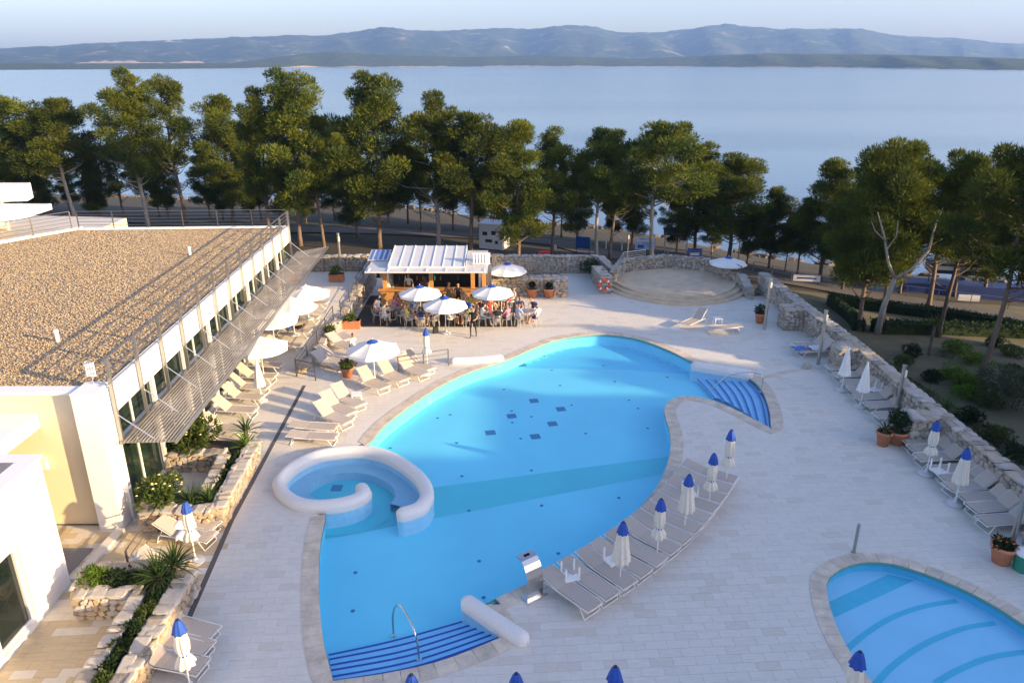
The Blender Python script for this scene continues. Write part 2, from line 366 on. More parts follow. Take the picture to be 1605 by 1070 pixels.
def hills(name, sky_line, dist, depth, z_shore, mt, seed, rough, shorepx):
    """ridge whose crest follows the surveyed skyline; sloping, gullied front face"""
    r_ = random.Random(seed); cols_ = []; n = 260; rows = 16
    ph = [(r_.uniform(0.01, 0.09), r_.uniform(0, 6.3), r_.uniform(0.3, 1)) for _ in range(8)]
    V = []; Fs = []
    for i in range(n + 1):
        px = -260 + i * (2125 / n)
        for (a, b_), (c, d) in zip(sky_line, sky_line[1:]):
            if a <= px <= c: py = b_ + (d - b_) * (px - a) / (c - a); break
        for (a, b_), (c, d) in zip(shorepx, shorepx[1:]):
            if a <= px <= c: ps = b_ + (d - b_) * (px - a) / (c - a); break
        sh = at(px, ps, SEA_Z); f = (sh.y + depth) / sh.y
        top = Vector((sh.x * f, sh.y * f, 0)); hz = max(6, height_at(py, top))
        for j in range(rows + 1):
            q = j / rows
            prof = q ** 0.8
            gul = sum(math.sin(px * w_ + p_ + q * 3) * a_ for w_, p_, a_ in ph) * rough * math.sin(q * math.pi)
            P = sh.lerp(top, q); z = SEA_Z - 3 + (hz - SEA_Z + 3) * prof + (gul * 0.22 + r_.uniform(-1, 1) * rough * 0.05) * (hz + 8) * (1 if j < rows else 0.0)
            if j == rows: z += r_.uniform(-1, 1) * rough * 0.03 * hz
            V.append((P.x, P.y + gul * depth * 0.10, z if j else SEA_Z - 3))
    r1 = rows + 1
    for i in range(n):
        for j in range(rows): Fs.append((i * r1 + j, (i + 1) * r1 + j, (i + 1) * r1 + j + 1, i * r1 + j + 1))
    # back slope
    o = len(V)
    for i in range(n + 1):
        p = V[i * r1 + rows]; V.append((p[0] * 1.12, p[1] * 1.12, SEA_Z - 3))
    for i in range(n): Fs.append((i * r1 + rows, (i + 1) * r1 + rows, o + i + 1, o + i))
    mb = MB(); mb.add(V, Fs); mb.m = [1 if (k < n * rows and k % rows == 0) else 0 for k in range(len(Fs))]; return tag(mb.build(name, [mt, M['shore_pale']], smooth=True), kind='structure')
far_line = [(-260, 88), (0, 77), (60, 76), (130, 69), (200, 66), (300, 62), (400, 58), (470, 55), (500, 57), (560, 50), (600, 43), (640, 47), (690, 49), (780, 44), (840, 46), (890, 40), (930, 42), (970, 52), (1040, 50), (1090, 44), (1130, 38), (1170, 42), (1220, 47), (1270, 45), (1340, 45), (1400, 56), (1450, 59), (1500, 60), (1550, 67), (1605, 69), (1900, 76)]
hills('far_island', far_line, 0, 1700, SEA_Z, M['hill'], 3, 0.6, [(-260, 105.5), (400, 102.5), (800, 101.2), (1900, 101.2)])
near_line = [(-260, 118), (0, 116), (300, 110), (330, 103), (400, 95), (470, 85), (520, 81), (600, 86), (660, 88), (740, 90), (830, 87), (900, 89), (1000, 92), (1100, 88), (1200, 84), (1300, 85), (1400, 86), (1500, 89), (1605, 92), (1900, 97)]
hills('wooded_island', near_line, 0, 420, SEA_Z, M['wooded'], 5, 0.5, [(-260, 112), (300, 108.5), (500, 105.6), (800, 104.5), (1100, 105), (1350, 107), (1605, 111), (1900, 114)])

# ---------------------------------------------------------------- pool outlines
PX_POOL = [(520, 1069), (600, 1058), (680, 1041), (740, 1020), (791, 998), (776, 970), (762, 947), (800, 929), (850, 905), (915, 869), (960, 835), (1000, 800), (1030, 765), (1047, 730), (1053, 700), (1051, 675), (1045, 655), (1043, 640), (1053, 627), (1075, 621), (1105, 625), (1140, 637), (1180, 657), (1210, 673),
           (1208, 645), (1196, 612), (1178, 594), (1150, 582), (1090, 568), (1050, 549), (1000, 531), (950, 524), (910, 526), (870, 533), (830, 548), (788, 566), (740, 581), (690, 604), (640, 637), (600, 668), (572, 698), (532, 706), (495, 712), (462, 727), (442, 745), (437, 758), (446, 772), (468, 785), (500, 791), (508, 806), (500, 850), (497, 900), (499, 960), (505, 1010)]
pool_raw = [at(*p).xy for p in PX_POOL]
# sharp corners are kept by doubling points
sharp = {0, 4, 6, 23}
ctrl = []
for i, p in enumerate(pool_raw):
    ctrl.append(p)
    if i in sharp: ctrl.append(p + Vector((0.001, 0.001)))
POOL = [p for p in catmull(ctrl, True, 0.45)]
POOL = [p for i, p in enumerate(POOL) if (p - POOL[i - 1]).length > 0.02]
if area(POOL) < 0: POOL.reverse()
PX_KID = [(1293, 915), (1305, 897), (1330, 884), (1360, 879), (1400, 882), (1450, 897), (1500, 917), (1550, 942), (1605, 977), (1660, 1020), (1700, 1075), (1690, 1130), (1600, 1170), (1480, 1160), (1400, 1110), (1365, 1070), (1335, 1030), (1315, 995), (1299, 955)]
KID = catmull([at(*p).xy for p in PX_KID], True, 0.4)
if area(KID) < 0: KID.reverse()
WZ, FZ = -0.07, -0.66

def basin(name, poly, zf, mfloor, mwall):
    root = empty(name); tag(root, kind='structure')
    mb = MB(); mb.sheet([poly], zf); mb.build('basin_floor', mfloor, root)
    mb = MB(); n = len(poly)
    mb.add([(p.x, p.y, -0.03) for p in poly] + [(p.x, p.y, zf - 0.01) for p in poly], [(i, n + i, n + (i + 1) % n, (i + 1) % n) for i in range(n)])
    mb.build('basin_wall', mwall, root, True)
    return root
pool = basin('pool_basin', POOL, FZ, M['pool'], M['pool'])
kid = basin('shallow_pool_basin', KID, -0.35, M['kid'], M['kid_teal'])
M['pool_water'] = water_mat('pool_water', (0.93, 0.975, 0.99), 2.6, 0.10)
M['kid_water'] = water_mat('kid_water', (0.95, 0.98, 0.99), 2.6, 0.09)
mb = MB(); mb.sheet([POOL], WZ); tag(mb.build('pool_water', M['pool_water']), kind='structure')
mb = MB(); mb.sheet([KID], WZ + 0.01); tag(mb.build('shallow_pool_water', M['kid_water']), kind='structure')
def coping(root, poly, wdt, skip=None, step=1):
    off = offset(poly, wdt); inn = offset(poly, -0.05); n = len(poly)
    for i in range(0, n):
        j = (i + 1) % n
        if skip and skip((poly[i] + poly[j]) / 2): continue
        a, b_, c, d = inn[i], inn[j], off[j], off[i]
        if (c - d).length < 0.12 or (c - d).dot(b_ - a) < 0: continue
        g = 0.006; u = (b_ - a).normalized() * g
        mb = MB(); mb.prism([a + u, d + u, c - u, b_ - u][::-1], -0.055, 0.014); mb.build('coping_stone', M['coping'], root)
    mb = MB()
    o2 = offset(poly, -0.056)
    mb.add([(p.x, p.y, 0.004) for p in o2] + [(p.x, p.y, -0.10) for p in o2], [(i, n + i, n + (i + 1) % n, (i + 1) % n) for i in range(n)])
    mb.build('overflow_edge', M['coping_lip'], root, True)
JC = at(530, 752).xy
def in_jac(p): return (p - JC).length < 4.2 and p.x < at(566, 700).x and p.y > at(505, 800).y
coping(pool, POOL, 0.46, in_jac)
coping(kid, KID, 0.42)
# pool floor: darker teal band, drains, inlets, steps
def band(root, pts, z, m_, name='floor_band'):
    mb = MB(); mb.add([(*p[:2], z) for p in pts], [tuple(range(len(pts)))]); return mb.build(name, m_, root)
lo0, lo1 = at(511, 845, FZ), at(1040, 742, FZ); up0, up1 = at(675, 764, FZ), at(1050, 715, FZ)
lo0 += (lo0 - lo1) * 0.02; up0 += (up0 - up1) * 0.50; lo1 += (lo1 - lo0) * .03; up1 += (up1 - up0) * .03
def clip_poly(pts, poly):   # keep band samples inside pool: build as strips
    return pts
nb = 60
def strip_inside(a0, a1, b0, b1, poly, z, m_, root, name):
    mb = MB()
    for i in range(nb):
        q = [a0.lerp(a1, i / nb), a0.lerp(a1, (i + 1) / nb), b0.lerp(b1, (i + 1) / nb), b0.lerp(b1, i / nb)]
        if all(inside(p, poly) for p in q): mb.add([(p.x, p.y, z) for p in q], [(0, 1, 2, 3)])
    return mb.build(name, m_, root)
strip_inside(lo0, lo1, up0, up1, POOL, FZ + 0.005, M['pool_teal'], pool, 'floor_band')  # flat strip of darker teal across the main pool floor
k0, k1, k2, k3 = at(1299, 943, -.35), at(1402, 895, -.35), at(1308, 967, -.35), at(1446, 903, -.35)
strip_inside(k2, k3, k0, k1, KID, -0.345, M['kid_teal'], kid, 'floor_band')  # matching darker teal strip on the shallow pool floor
def arc_line(root, pxs, z, width, m_, poly, name):
    P = catmull([at(*p, z).xy for p in pxs], False, 0.25); mb = MB()
    for i in range(len(P) - 1):
        t_ = (P[i + 1] - P[i]).normalized(); nn = Vector((-t_.y, t_.x)) * width / 2
        q = [P[i] - nn, P[i + 1] - nn, P[i + 1] + nn, P[i] + nn]
        if all(inside(p, poly) for p in q): mb.add([(p.x, p.y, z) for p in q], [(0, 1, 2, 3)])
    if mb.f: mb.build(name, m_, root)
for pxs in [[(1328, 1016), (1360, 990), (1400, 966), (1450, 949), (1500, 941), (1530, 938)], [(1372, 1072), (1400, 1042), (1450, 1008), (1510, 984), (1560, 976), (1596, 974)], [(1466, 1070), (1500, 1050), (1550, 1030), (1605, 1021), (1640, 1020)]]:
    arc_line(kid, pxs, -0.344, 0.17, M['kid_teal'], KID, 'mosaic_line')
for p in [(818, 572), (837, 628), (879, 641), (802, 652), (866, 664), (769, 678), (839, 684)]:
    q = at(*p, FZ); mb = MB(); mb.box((q.x, q.y, FZ + .008), (0.42, 0.42, 0.012), 0.2)
    for k in range(-2, 3): mb.box((q.x + k * .075 * math.cos(.2), q.y + k * .075 * math.sin(.2), FZ + .016), (0.02, .38, .008), .2)
    mb.build('floor_drain', M['pool_dark'], pool)
DOTS = [(853, 558), (865, 580), (946, 573), (964, 598), (878, 604), (790, 610), (986, 627), (896, 635), (802, 644), (803, 662), (833, 653), (706, 650), (716, 694), (816, 687), (918, 679), (1015, 671), (1046, 591), (781, 585), (724, 746), (735, 800), (751, 879), (557, 897), (553, 957), (758, 936), (875, 867), (833, 737), (849, 792), (970, 780), (612, 702), (686, 655), (545, 820), (1000, 640)]
for p in DOTS:
    q = at(*p, FZ); mb = MB(); mb.lathe([(0.065, 0), (0.065, 0.012), (0.03, 0.02)], (q.x, q.y, FZ + .003), 10); mb.build('floor_inlet', M['pool_dark'], pool)
# deeper far floor is darker mosaic
far_ctrl = [at(735, 580, FZ), at(800, 576, FZ), at(900, 578, FZ), at(1000, 580, FZ), at(1088, 588, FZ)]
mbf = MB(); PF = catmull([p.xy for p in far_ctrl], False, 0.4)
for i in range(len(PF) - 1):
    for j in range(30):
        q = [PF[i] + Vector((0, j * .2)), PF[i + 1] + Vector((0, j * .2)), PF[i + 1] + Vector((0, j * .2 + .2)), PF[i] + Vector((0, j * .2 + .2))]
        if all(inside(p, POOL) for p in q): mbf.add([(p.x, p.y, FZ + .004) for p in q], [(0, 1, 2, 3)])
mbf.build('floor_band', mat('pool_mid', (0.10, 0.60, 0.88), 0.5, var=0.05), pool)
# steps: tread slabs rising towards the edge, each with a navy nosing line
def steps(root, lines, z0, z1, m_):
    n = len(lines)
    for i in range(n):
        z = z0 + (z1 - z0) * (i + 1) / (n + 0.0)
        cur = [at(*p, z) for p in lines[i]]; cur = catmull([c.xy for c in cur], False, 0.3)
        nxt = [at(*p, z) for p in (lines[i + 1] if i + 1 < n else lines[i])]; nxt = catmull([c.xy for c in nxt], False, 0.3)
        k = min(len(cur), len(nxt)); k = 14
        def samp(P, t_):
            f = t_ * (len(P) - 1); a = int(min(f, len(P) - 2)); return P[a].lerp(P[a + 1], f - a)
        mb = MB(); mn = MB()
        for j in range(k):
            a, b_ = samp(cur, j / k), samp(cur, (j + 1) / k)
            mb.add([(a.x, a.y, z), (b_.x, b_.y, z), (b_.x, b_.y, z - .12), (a.x, a.y, z - .12)], [(0, 3, 2, 1)])
            if i + 1 < n:
                c, d = samp(nxt, (j + 1) / k), samp(nxt, j / k)
                mb.add([(a.x, a.y, z), (b_.x, b_.y, z), (c.x, c.y, z), (d.x, d.y, z)], [(0, 1, 2, 3)])
            t_ = (b_ - a).normalized(); nn = Vector((-t_.y, t_.x)); nn *= 0.035
            mn.add([((a - nn).x, (a - nn).y, z + .006), ((b_ - nn).x, (b_ - nn).y, z + .006), ((b_ + nn).x, (b_ + nn).y, z + .006), ((a + nn).x, (a + nn).y, z + .006)], [(0, 1, 2, 3)])
        o = mb.build('pool_step', m_, root); mn.build('nosing', M['pool_navy'], o)
steps(pool, [[(515, 1026), (620, 1003), (731, 972)], [(516, 1033), (630, 1010), (745, 977)], [(518, 1042), (640, 1018), (757, 981)], [(519, 1050), (645, 1026), (770, 986)], [(520, 1060), (650, 1035), (780, 991)], [(521, 1067), (655, 1043), (789, 996)]], -0.55, -0.13, M['pool_step'])
def zz(x, y): return (1020 + x / 7.13, 560 + y / 7.13)
steps(pool, [[zz(455, 180), zz(590, 310), zz(705, 445)], [zz(545, 180), zz(690, 320), zz(815, 480)], [zz(635, 180), zz(800, 340), zz(930, 540)], [zz(725, 180), zz(910, 370), zz(1030, 605)], [zz(820, 180), zz(1010, 390), zz(1120, 660)], [zz(915, 190), zz(1110, 420), zz(1200, 710)], [zz(1005, 195), zz(1215, 440), zz(1295, 770)], [zz(1050, 210), zz(1270, 470), zz(1340, 800)]], -0.55, -0.13, M['pool_step'])

# ---------------------------------------------------------------- deck
RZD = R(3.6); cr_, sr_ = math.cos(RZD), math.sin(RZD)
def d2w(u, v): return Vector((u * cr_ - v * sr_, u * sr_ + v * cr_))
DECK = [(-17.5, 4), (17.2, 4), (17.0, 47.2), (14.2, 47.0), (10, 45.3), (6.6, 48.3), (5.6, 51.5), (-9.9, 51.5), (-9.95, 41.0), (-10.4, 33.6), (-13.9, 33.6), (-13.0, 21.2), (-17.5, 21.2)]
deck = tag(empty('pool_deck'), kind='structure')
mb = MB(); mb.sheet([[Vector(p) for p in DECK], offset(POOL, 0.30), offset(KID, 0.25)], -0.012); mb.build('deck_bed', M['grout'], deck)
po, ko = offset(POOL, 0.12), offset(KID, 0.12)
TW, TH = 0.60, 0.30; near = []; rest = MB()
LOWL = [(-18.2, 4), (-9.2, 4), (-9.35, 20.9), (-18.3, 21.3)]
for r_ in range(12, 180):
    v = r_ * TH; sh = 0.3 if r_ % 2 else 0
    for c in range(-36, 40):
        u = c * TW + sh
        q = [d2w(u + a, v + b_) for a, b_ in ((0.003, .003), (TW - .003, .003), (TW - .003, TH - .003), (.003, TH - .003))]
        ctr = d2w(u + TW / 2, v + TH / 2)
        if not all(inside(p, DECK) for p in q): continue
        cut = [inside(p, po) or inside(p, ko) for p in q + [ctr, (q[0] + q[1]) / 2, (q[2] + q[3]) / 2]]
        if all(cut): continue
        sx, sy = ctr.x / max(1, ctr.y * cp + H * sp) * F, 0
        if abs(sx) > 900 or ctr.y < 13.2: continue
        tone = 0 if rnd.random() < 0.62 else (1 if rnd.random() < 0.75 else 2)
        if inside(ctr, LOWL): tone = 3 if rnd.random() < .7 else 2
        if any(cut):      # tile trimmed under the coping
            for iu in range(6):
                for iv in range(3):
                    qq = [d2w(u + (iu + a) * .1, v + (iv + b_) * .1) for a, b_ in ((0, 0), (1, 0), (1, 1), (0, 1))]
                    if not any(inside(p, po) or inside(p, ko) for p in qq): rest.cur = tone; rest.add([(p.x, p.y, -.001) for p in qq], [(0, 1, 2, 3)])
            continue
        near.append((ctr.y, q, tone))
near.sort(key=lambda e_: e_[0])
tm = [M['tile_a'], M['tile_b'], M['tile_c'], M['tile_sand']]
for i, (d_, q, tone) in enumerate(near):
    if i < 300:
        mb = MB(); mb.prism(q, -0.03, rnd.uniform(-.0012, .0012), bottom=False); mb.build('paving_tile', tm[tone], deck)
    else:
        rest.cur = tone; rest.prism(q, -0.03, rnd.uniform(-.0012, .0012), bottom=False)
tag(rest.build('paving_tile', tm, deck), kind='stuff')
def flat_strip(a, b_, wd, z0, z1, m_, name, parent):
    a, b_ = Vector(a[:2]), Vector(b_[:2]); t_ = (b_ - a).normalized(); nn = Vector((-t_.y, t_.x)) * wd / 2
    mb = MB(); mb.prism([a - nn, b_ - nn, b_ + nn, a + nn], z0, z1); return mb.build(name, m_, parent)
flat_strip(at(477, 604), at(363, 815), 0.16, -.02, .006, M['drain'], 'drain_channel', deck)
flat_strip(at(363, 815), at(262, 1045), 0.16, -.02, .006, M['drain'], 'drain_channel', deck)
flat_strip(at(835, 511), at(933, 510), 0.55, -.02, .005, M['grout'], 'drain_channel', deck)
flat_strip(at(1186, 593), at(1262, 577), 0.30, -.02, .012, M['coping'], 'drain_channel', deck)
q0, q1 = at(1258, 578), at(1268, 573); mb = MB(); mb.box((q0.x + .25, q0.y + .1, .12), (.35, .3, .24), .3); tag(mb.build('stone_block', M['stone_pale']), 'small stone block at the end of the deck drain by the right wall', 'block')
# path and promenade beyond
def draped(name, pts, wd, m_, lift=0.06):
    P = catmull([p.xy for p in pts], False, 1.5); V = []; Fs = []
    for i in range(len(P)):
        t_ = (P[min(i + 1, len(P) - 1)] - P[max(i - 1, 0)]).normalized(); nn = Vector((-t_.y, t_.x))
        for k in range(5):
            p = P[i] + nn * wd * (k / 4 - .5); V.append((p.x, p.y, zt(p.x, p.y) + lift + .04))
    for i in range(len(P) - 1):
        for k in range(4): Fs.append((i * 5 + k, i * 5 + k + 1, (i + 1) * 5 + k + 1, (i + 1) * 5 + k)[::-1])
    mb = MB(); mb.add(V, Fs); return tag(mb.build(name, m_, smooth=True), kind='structure')
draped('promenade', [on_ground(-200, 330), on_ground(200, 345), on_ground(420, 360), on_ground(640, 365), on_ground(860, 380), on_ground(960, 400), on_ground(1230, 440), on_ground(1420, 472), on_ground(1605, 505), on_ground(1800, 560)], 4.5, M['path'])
draped('garden_lawn', [Vector((31.5, 58, 0)), Vector((31.5, 40, 0)), Vector((32.5, 24, 0)), Vector((33.5, 10, 0))], 21, mat('lawn', (0.15, 0.125, 0.08), .95, c2=(0.075, 0.085, 0.035), scale=.5, detail=8, bump=.4, bscale=6), .02)
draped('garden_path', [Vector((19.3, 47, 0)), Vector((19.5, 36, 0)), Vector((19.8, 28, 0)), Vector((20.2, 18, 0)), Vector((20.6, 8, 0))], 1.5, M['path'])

# ---------------------------------------------------------------- stone walls
def stone_piece(r_, sx, sy, sz):
    """irregular six-sided rubble stone, about sx*sy*sz, y is its depth"""
    out = []
    for x, z in ((-.56, r_.uniform(-.2, .2)), (-.26, -.52), (.26, -.52), (.56, r_.uniform(-.2, .2)), (.26, .52), (-.26, .52)):
        out.append((x * sx + r_.uniform(-.13, .13) * sx, z * sz + r_.uniform(-.12, .12) * sz))
    b0 = r_.uniform(.0, .05); V = []
    for y, k in ((-sy * .5, 1.0), (sy * .5, 1.0)): V += [Vector((x * k, y, z * k)) for x, z in out]
    V += [Vector((x * .8, -sy * .5 - .018 - b0, z * .8)) for x, z in out] + [Vector((x * .8, sy * .5 + .018 + b0, z * .8)) for x, z in out]
    Fs = [tuple(12 + k for k in range(6)), tuple(18 + k for k in range(5, -1, -1))]
    for k in range(6):
        j_ = (k + 1) % 6; Fs += [(k, j_, 12 + j_, 12 + k), (6 + j_, 6 + k, 18 + k, 18 + j_), (j_, k, 6 + k, 6 + j_)]
    return V, Fs
def stone_wall(name, segs, label, cat='wall', m_=None, capm=None, ssize=(0.27, 0.17), single=False, group=None, cap=True, limit=300):
    """segs: list of (a, b, z0, z1a, z1b, thickness); core of mortar, stones laid in uneven courses, rough cap stones"""
    root = empty(name, (0, 0, 0), 0, label, cat, group); r_ = random.Random(len(label) * 13 + 5)
    core = MB(); big = MB(); cnt = 0
    m_ = m_ or M['stone']; capm = capm or M['stone_pale']
    bcap = MB()
    for a, b_, z0, za, zb, th in segs:
        a, b_ = Vector(a[:2]), Vector(b_[:2]); d = b_ - a; ln = d.length; t_ = d / ln; nn = Vector((-t_.y, t_.x)); ang = math.atan2(t_.y, t_.x)
        ci = 0.03
        q = [a + t_ * ci - nn * (th / 2 - .05), b_ - t_ * ci - nn * (th / 2 - .05), b_ - t_ * ci + nn * (th / 2 - .05), a + t_ * ci + nn * (th / 2 - .05)]
        core.add([(p.x, p.y, z0) for p in q] + [(q[0].x, q[0].y, za - .04), (q[1].x, q[1].y, zb - .04), (q[2].x, q[2].y, zb - .04), (q[3].x, q[3].y, za - .04)], [(0, 3, 2, 1), (4, 5, 6, 7), (0, 1, 5, 4), (1, 2, 6, 5), (2, 3, 7, 6), (3, 0, 4, 7)])
        def emit(px, py, pz, sx, sy, sz, ang_, tilt=0, mtl=None, bigm=None):
            nonlocal cnt
            mt_ = Matrix.Translation((px, py, pz)) @ Matrix.Rotation(ang_, 4, 'Z') @ Matrix.Rotation(tilt, 4, 'Y') @ Matrix.Rotation(r_.uniform(-.2, .2), 4, 'Y')
            V, Fs = stone_piece(r_, sx, sy, sz); V = [mt_ @ v for v in V]
            if single and cnt < limit:
                mb = MB(); mb.add(V, Fs); mb.build('stone', r_.choice([mtl, mtl, M['stone_grey'], M['stone_pale']]), root); cnt += 1
            else: bigm.cur = r_.choice([0, 0, 1, 2]); bigm.add(V, Fs)
        z = z0; 
        hmax = max(za, zb)
        while z < hmax - 0.08:
            ch = ssize[1] * r_.uniform(.75, 1.3); x = r_.uniform(-.1, 0)
            while x < ln:
                wd = ssize[0] * r_.uniform(.55, 1.5); xc = x + wd / 2; ztop = za + (zb - za) * min(1, max(0, xc / ln))
                if z + ch * .5 < ztop - .02 and xc < ln + 0.05:
                    hh = min(ch, ztop - z)
                    p = a + t_ * xc
                    emit(p.x, p.y, z + hh / 2 + r_.uniform(-.03, .03), wd * .98, th + r_.uniform(-.05, .02), hh * 1.04, ang, 0, m_, big)
                x += wd
            # end faces
            for e_, sg in ((a, -1), (b_, 1)):
                y = -th / 2
                ztop = za if sg < 0 else zb
                while y < th / 2 - .05:
                    wd = min(ssize[0] * r_.uniform(.6, 1.2), th / 2 - y)
                    if z + ch * .5 < ztop:
                        p = e_ + nn * (y + wd / 2) - t_ * sg * .12
                        emit(p.x, p.y, z + ch / 2, wd * .96, .25, ch * .96, ang + math.pi / 2, 0, m_, big)
                    y += wd
            z += ch
        if cap:
            x = 0; slope = math.atan2(zb - za, ln)
            while x < ln:
                wd = r_.uniform(.3, .65); wd = min(wd, ln - x + .02); y = -th / 2 - .03
                while y < th / 2:
                    dp = min(r_.uniform(.22, .4), th / 2 + .03 - y); xc = x + wd / 2; p = a + t_ * xc + nn * (y + dp / 2)
                    emit(p.x, p.y, za + (zb - za) * xc / ln + r_.uniform(-.01, .03), wd * 1.0, dp * 1.0, .10, ang, -slope, capm, bcap); y += dp
                x += wd
    core.build('wall_core', M['mortar'], root)
    if big.f: tag(big.build('stone', [m_, M['stone_grey'], M['stone_pale']], root), kind='stuff')
    if bcap.f: tag(bcap.build('cap_stone', [capm, M['stone_grey'], m_], root), kind='stuff')
    return root
WX = 17.35
stone_wall('boundary_wall', [((16.75, 48.3), (16.9, 41.4), -1.0, 1.25, 1.25, .5), ((16.9, 41.4), (17.3, 35.2), -1.0, 1.25, 1.2, .5), ((17.3, 35.2), (17.35, 27.3), -1, 1.2, 1.15, .5), ((17.35, 27.3), (17.5, 14), -1, 1.15, 1.15, .5)], 'long rough stone wall along the right edge of the deck', m_=M['stone'])
for k, (x, y, w_, d_, lab) in enumerate([(15.6, 40.9, 1.35, 1.1, 'square stone pier in the right wall nearest the round stage'), (16.1, 34.7, 1.2, 1.0, 'square stone pier between the two lamp posts on the right wall'), (15.9, 26.95, 1.35, .75, 'stone pier of the right wall behind two terracotta pots'), (16.4, 19.9, 1.0, .6, 'stone pier of the right wall at the picture edge above the kids pool')]):
    stone_wall('stone_pier', [((x, y), (x + w_, y), -.1, 1.22, 1.22, d_)], lab, 'pier', M['stone'])
# back walls
stone_wall('terrace_back_wall', [((-14.5, 49.6), (-9.6, 50.0), .6, 2.0, 2.0, .45)], 'stone wall behind the upper left terrace with flower pots', m_=M['stone'])
stone_wall('rear_stone_wall', [((-9.6, 53.0), (6.4, 53.0), -1.2, 1.25, 1.2, .45), ((6.4, 53.0), (7.1, 49.6), -1.2, 1.2, 1.0, .4)], 'long stone wall at the back behind the bar below the pines', m_=M['stone'])
stone_wall('bar_side_wall', [((-1.5, 47.5), (3.6, 47.5), 0, 1.15, 1.15, .9)], 'stone wall right of the bar behind two ball topiaries', m_=M['stone_warm'])
stone_wall('gate_pillar', [((2.75, 47.0), (3.55, 47.0), 0, 1.12, 1.12, .55)], 'short stone pillar left of the ramp opening', 'pillar', M['stone_warm'])
stone_wall('life_ring_wall', [((5.9, 50.6), (6.3, 47.6), 0, 1.1, 1.1, .6)], 'stone wing wall that carries the orange life ring', m_=M['stone'])
stage_c = Vector((11.3, 50.2))
stone_wall('stage_back_wall', [((6.9, 49.2), (7.9, 52.0), 0, 1.0, 1.2, .4), ((7.9, 52.0), (11.3, 53.2), 0, 1.2, 1.2, .4), ((11.3, 53.2), (14.2, 52.0), 0, 1.2, 1.2, .4), ((14.2, 52), (15.6, 48.9), 0, 1.2, .9, .4), ((15.6, 48.9), (15.5, 46.6), 0, .9, .5, .4)], 'curved stone wall round the back of the round stage', m_=M['stone'])
stone_wall('ramp_wall', [((-9.95, 41.4), (-9.75, 45), -.1, .55, 1.0, .4), ((-9.75, 45), (-9.6, 49.8), -.1, 1.1, 1.7, .45)], 'stepped stone wall between the left ramp and the bar terrace', m_=M['stone'])
stone_wall('ramp_kerb_wall', [((-10.35, 34.0), (-10.15, 38.2), -.1, .35, .45, .35), ((-10.15, 38.2), (-9.95, 41.4), -.1, .45, .6, .4)], 'low stone kerb wall below the ramp railing', m_=M['stone_warm'])
# upper-left ramp / terrace
mb = MB(); RX0, RX1 = -13.9, -10.05
prof = [(33.6, 0.004), (36.5, .22), (41, .55), (45.5, .95), (49.5, 1.0)]
V = []; Fs = []
for y, z in prof: V += [(RX0 - (y - 33) * .05, y, z), (RX1 + max(0, y - 41) * .05, y, z), (RX0 - (y - 33) * .05, y, -.5), (RX1 + max(0, y - 41) * .05, y, -.5)]
for i in range(len(prof) - 1):
    o = i * 4; Fs += [(o, o + 1, o + 5, o + 4), (o + 1, o + 3, o + 7, o + 5)]
Fs.append((16, 17, 19, 18)); mb.add(V, Fs); tag(mb.build('ramp', M['tile_b']), kind='structure')
mb = MB(); mb.prism([(3.6, 46.9), (6.0, 47.2), (6.2, 52.6), (3.5, 52.6)], -.3, 0.012); tag(mb.build('entrance_path', M['tile_b']), kind='structure')

# round stage with curved steps
stg = empty('round_stage', (0, 0, 0), 0, 'round raised stone stage with three curved steps', 'stage')
for i, (r_, z) in enumerate([(5.35, .12), (4.95, .24), (4.55, .36)]):
    P = []
    for k in range(41):
        a = R(195 + k * (345 - 195) / 40); P.append((11.2 + r_ * 0.93 * math.cos(a), 50.3 + r_ * math.sin(a)))
    P += [(15.0, 51.0), (13.5, 52.6), (11.2, 52.9), (8.6, 52.0), (7.5, 51)]
    mb = MB(); mb.prism(P, 0 if i == 0 else z - .118, z); mb.build('step', M['sand_stone'], stg)
P = [(11.2 + 4.1 * .93 * math.cos(R(a)), 50.3 + 4.1 * math.sin(R(a))) for a in range(190, 351, 8)] + [(14.6, 51.2), (13.2, 52.4), (11.2, 52.7), (9, 51.9), (7.9, 51)]
mb = MB(); mb.prism(P, .35, .366); mb.build('stage_floor', M['sand_stone'], stg)

# railings -----------------------------------------------------------------
def railing(name, pts, h, label, nposts=None, rails=4, m_=None, spacing=2.0, r=0.02, posts_at_ends=True, group=None):
    m_ = m_ or M['rail']; pts = [Vector(p) for p in pts]; root = empty(name, tuple(pts[0]), 0, label, 'railing', group)
    o = pts[0]
    for i in range(len(pts) - 1):
        a, b_ = pts[i] - o, pts[i + 1] - o; ln = (b_ - a).length; n = max(1, round(ln / spacing))
        for k in range(n + 1):
            if k == 0 and i > 0: continue
            p = a.lerp(b_, k / n); mb = MB(); mb.box((p.x, p.y, p.z + h / 2), (.05, .05, h), math.atan2((b_ - a).y, (b_ - a).x)); mb.build('post', m_, root)
        for k in range(rails):
            zz_ = h * (k + 1) / rails; rr = r * 1.3 if k == rails - 1 else r * .7
            mb = MB(); mb.tube([a + Vector((0, 0, zz_)), b_ + Vector((0, 0, zz_))], rr, 6); mb.build('rail', m_, root)
    return root

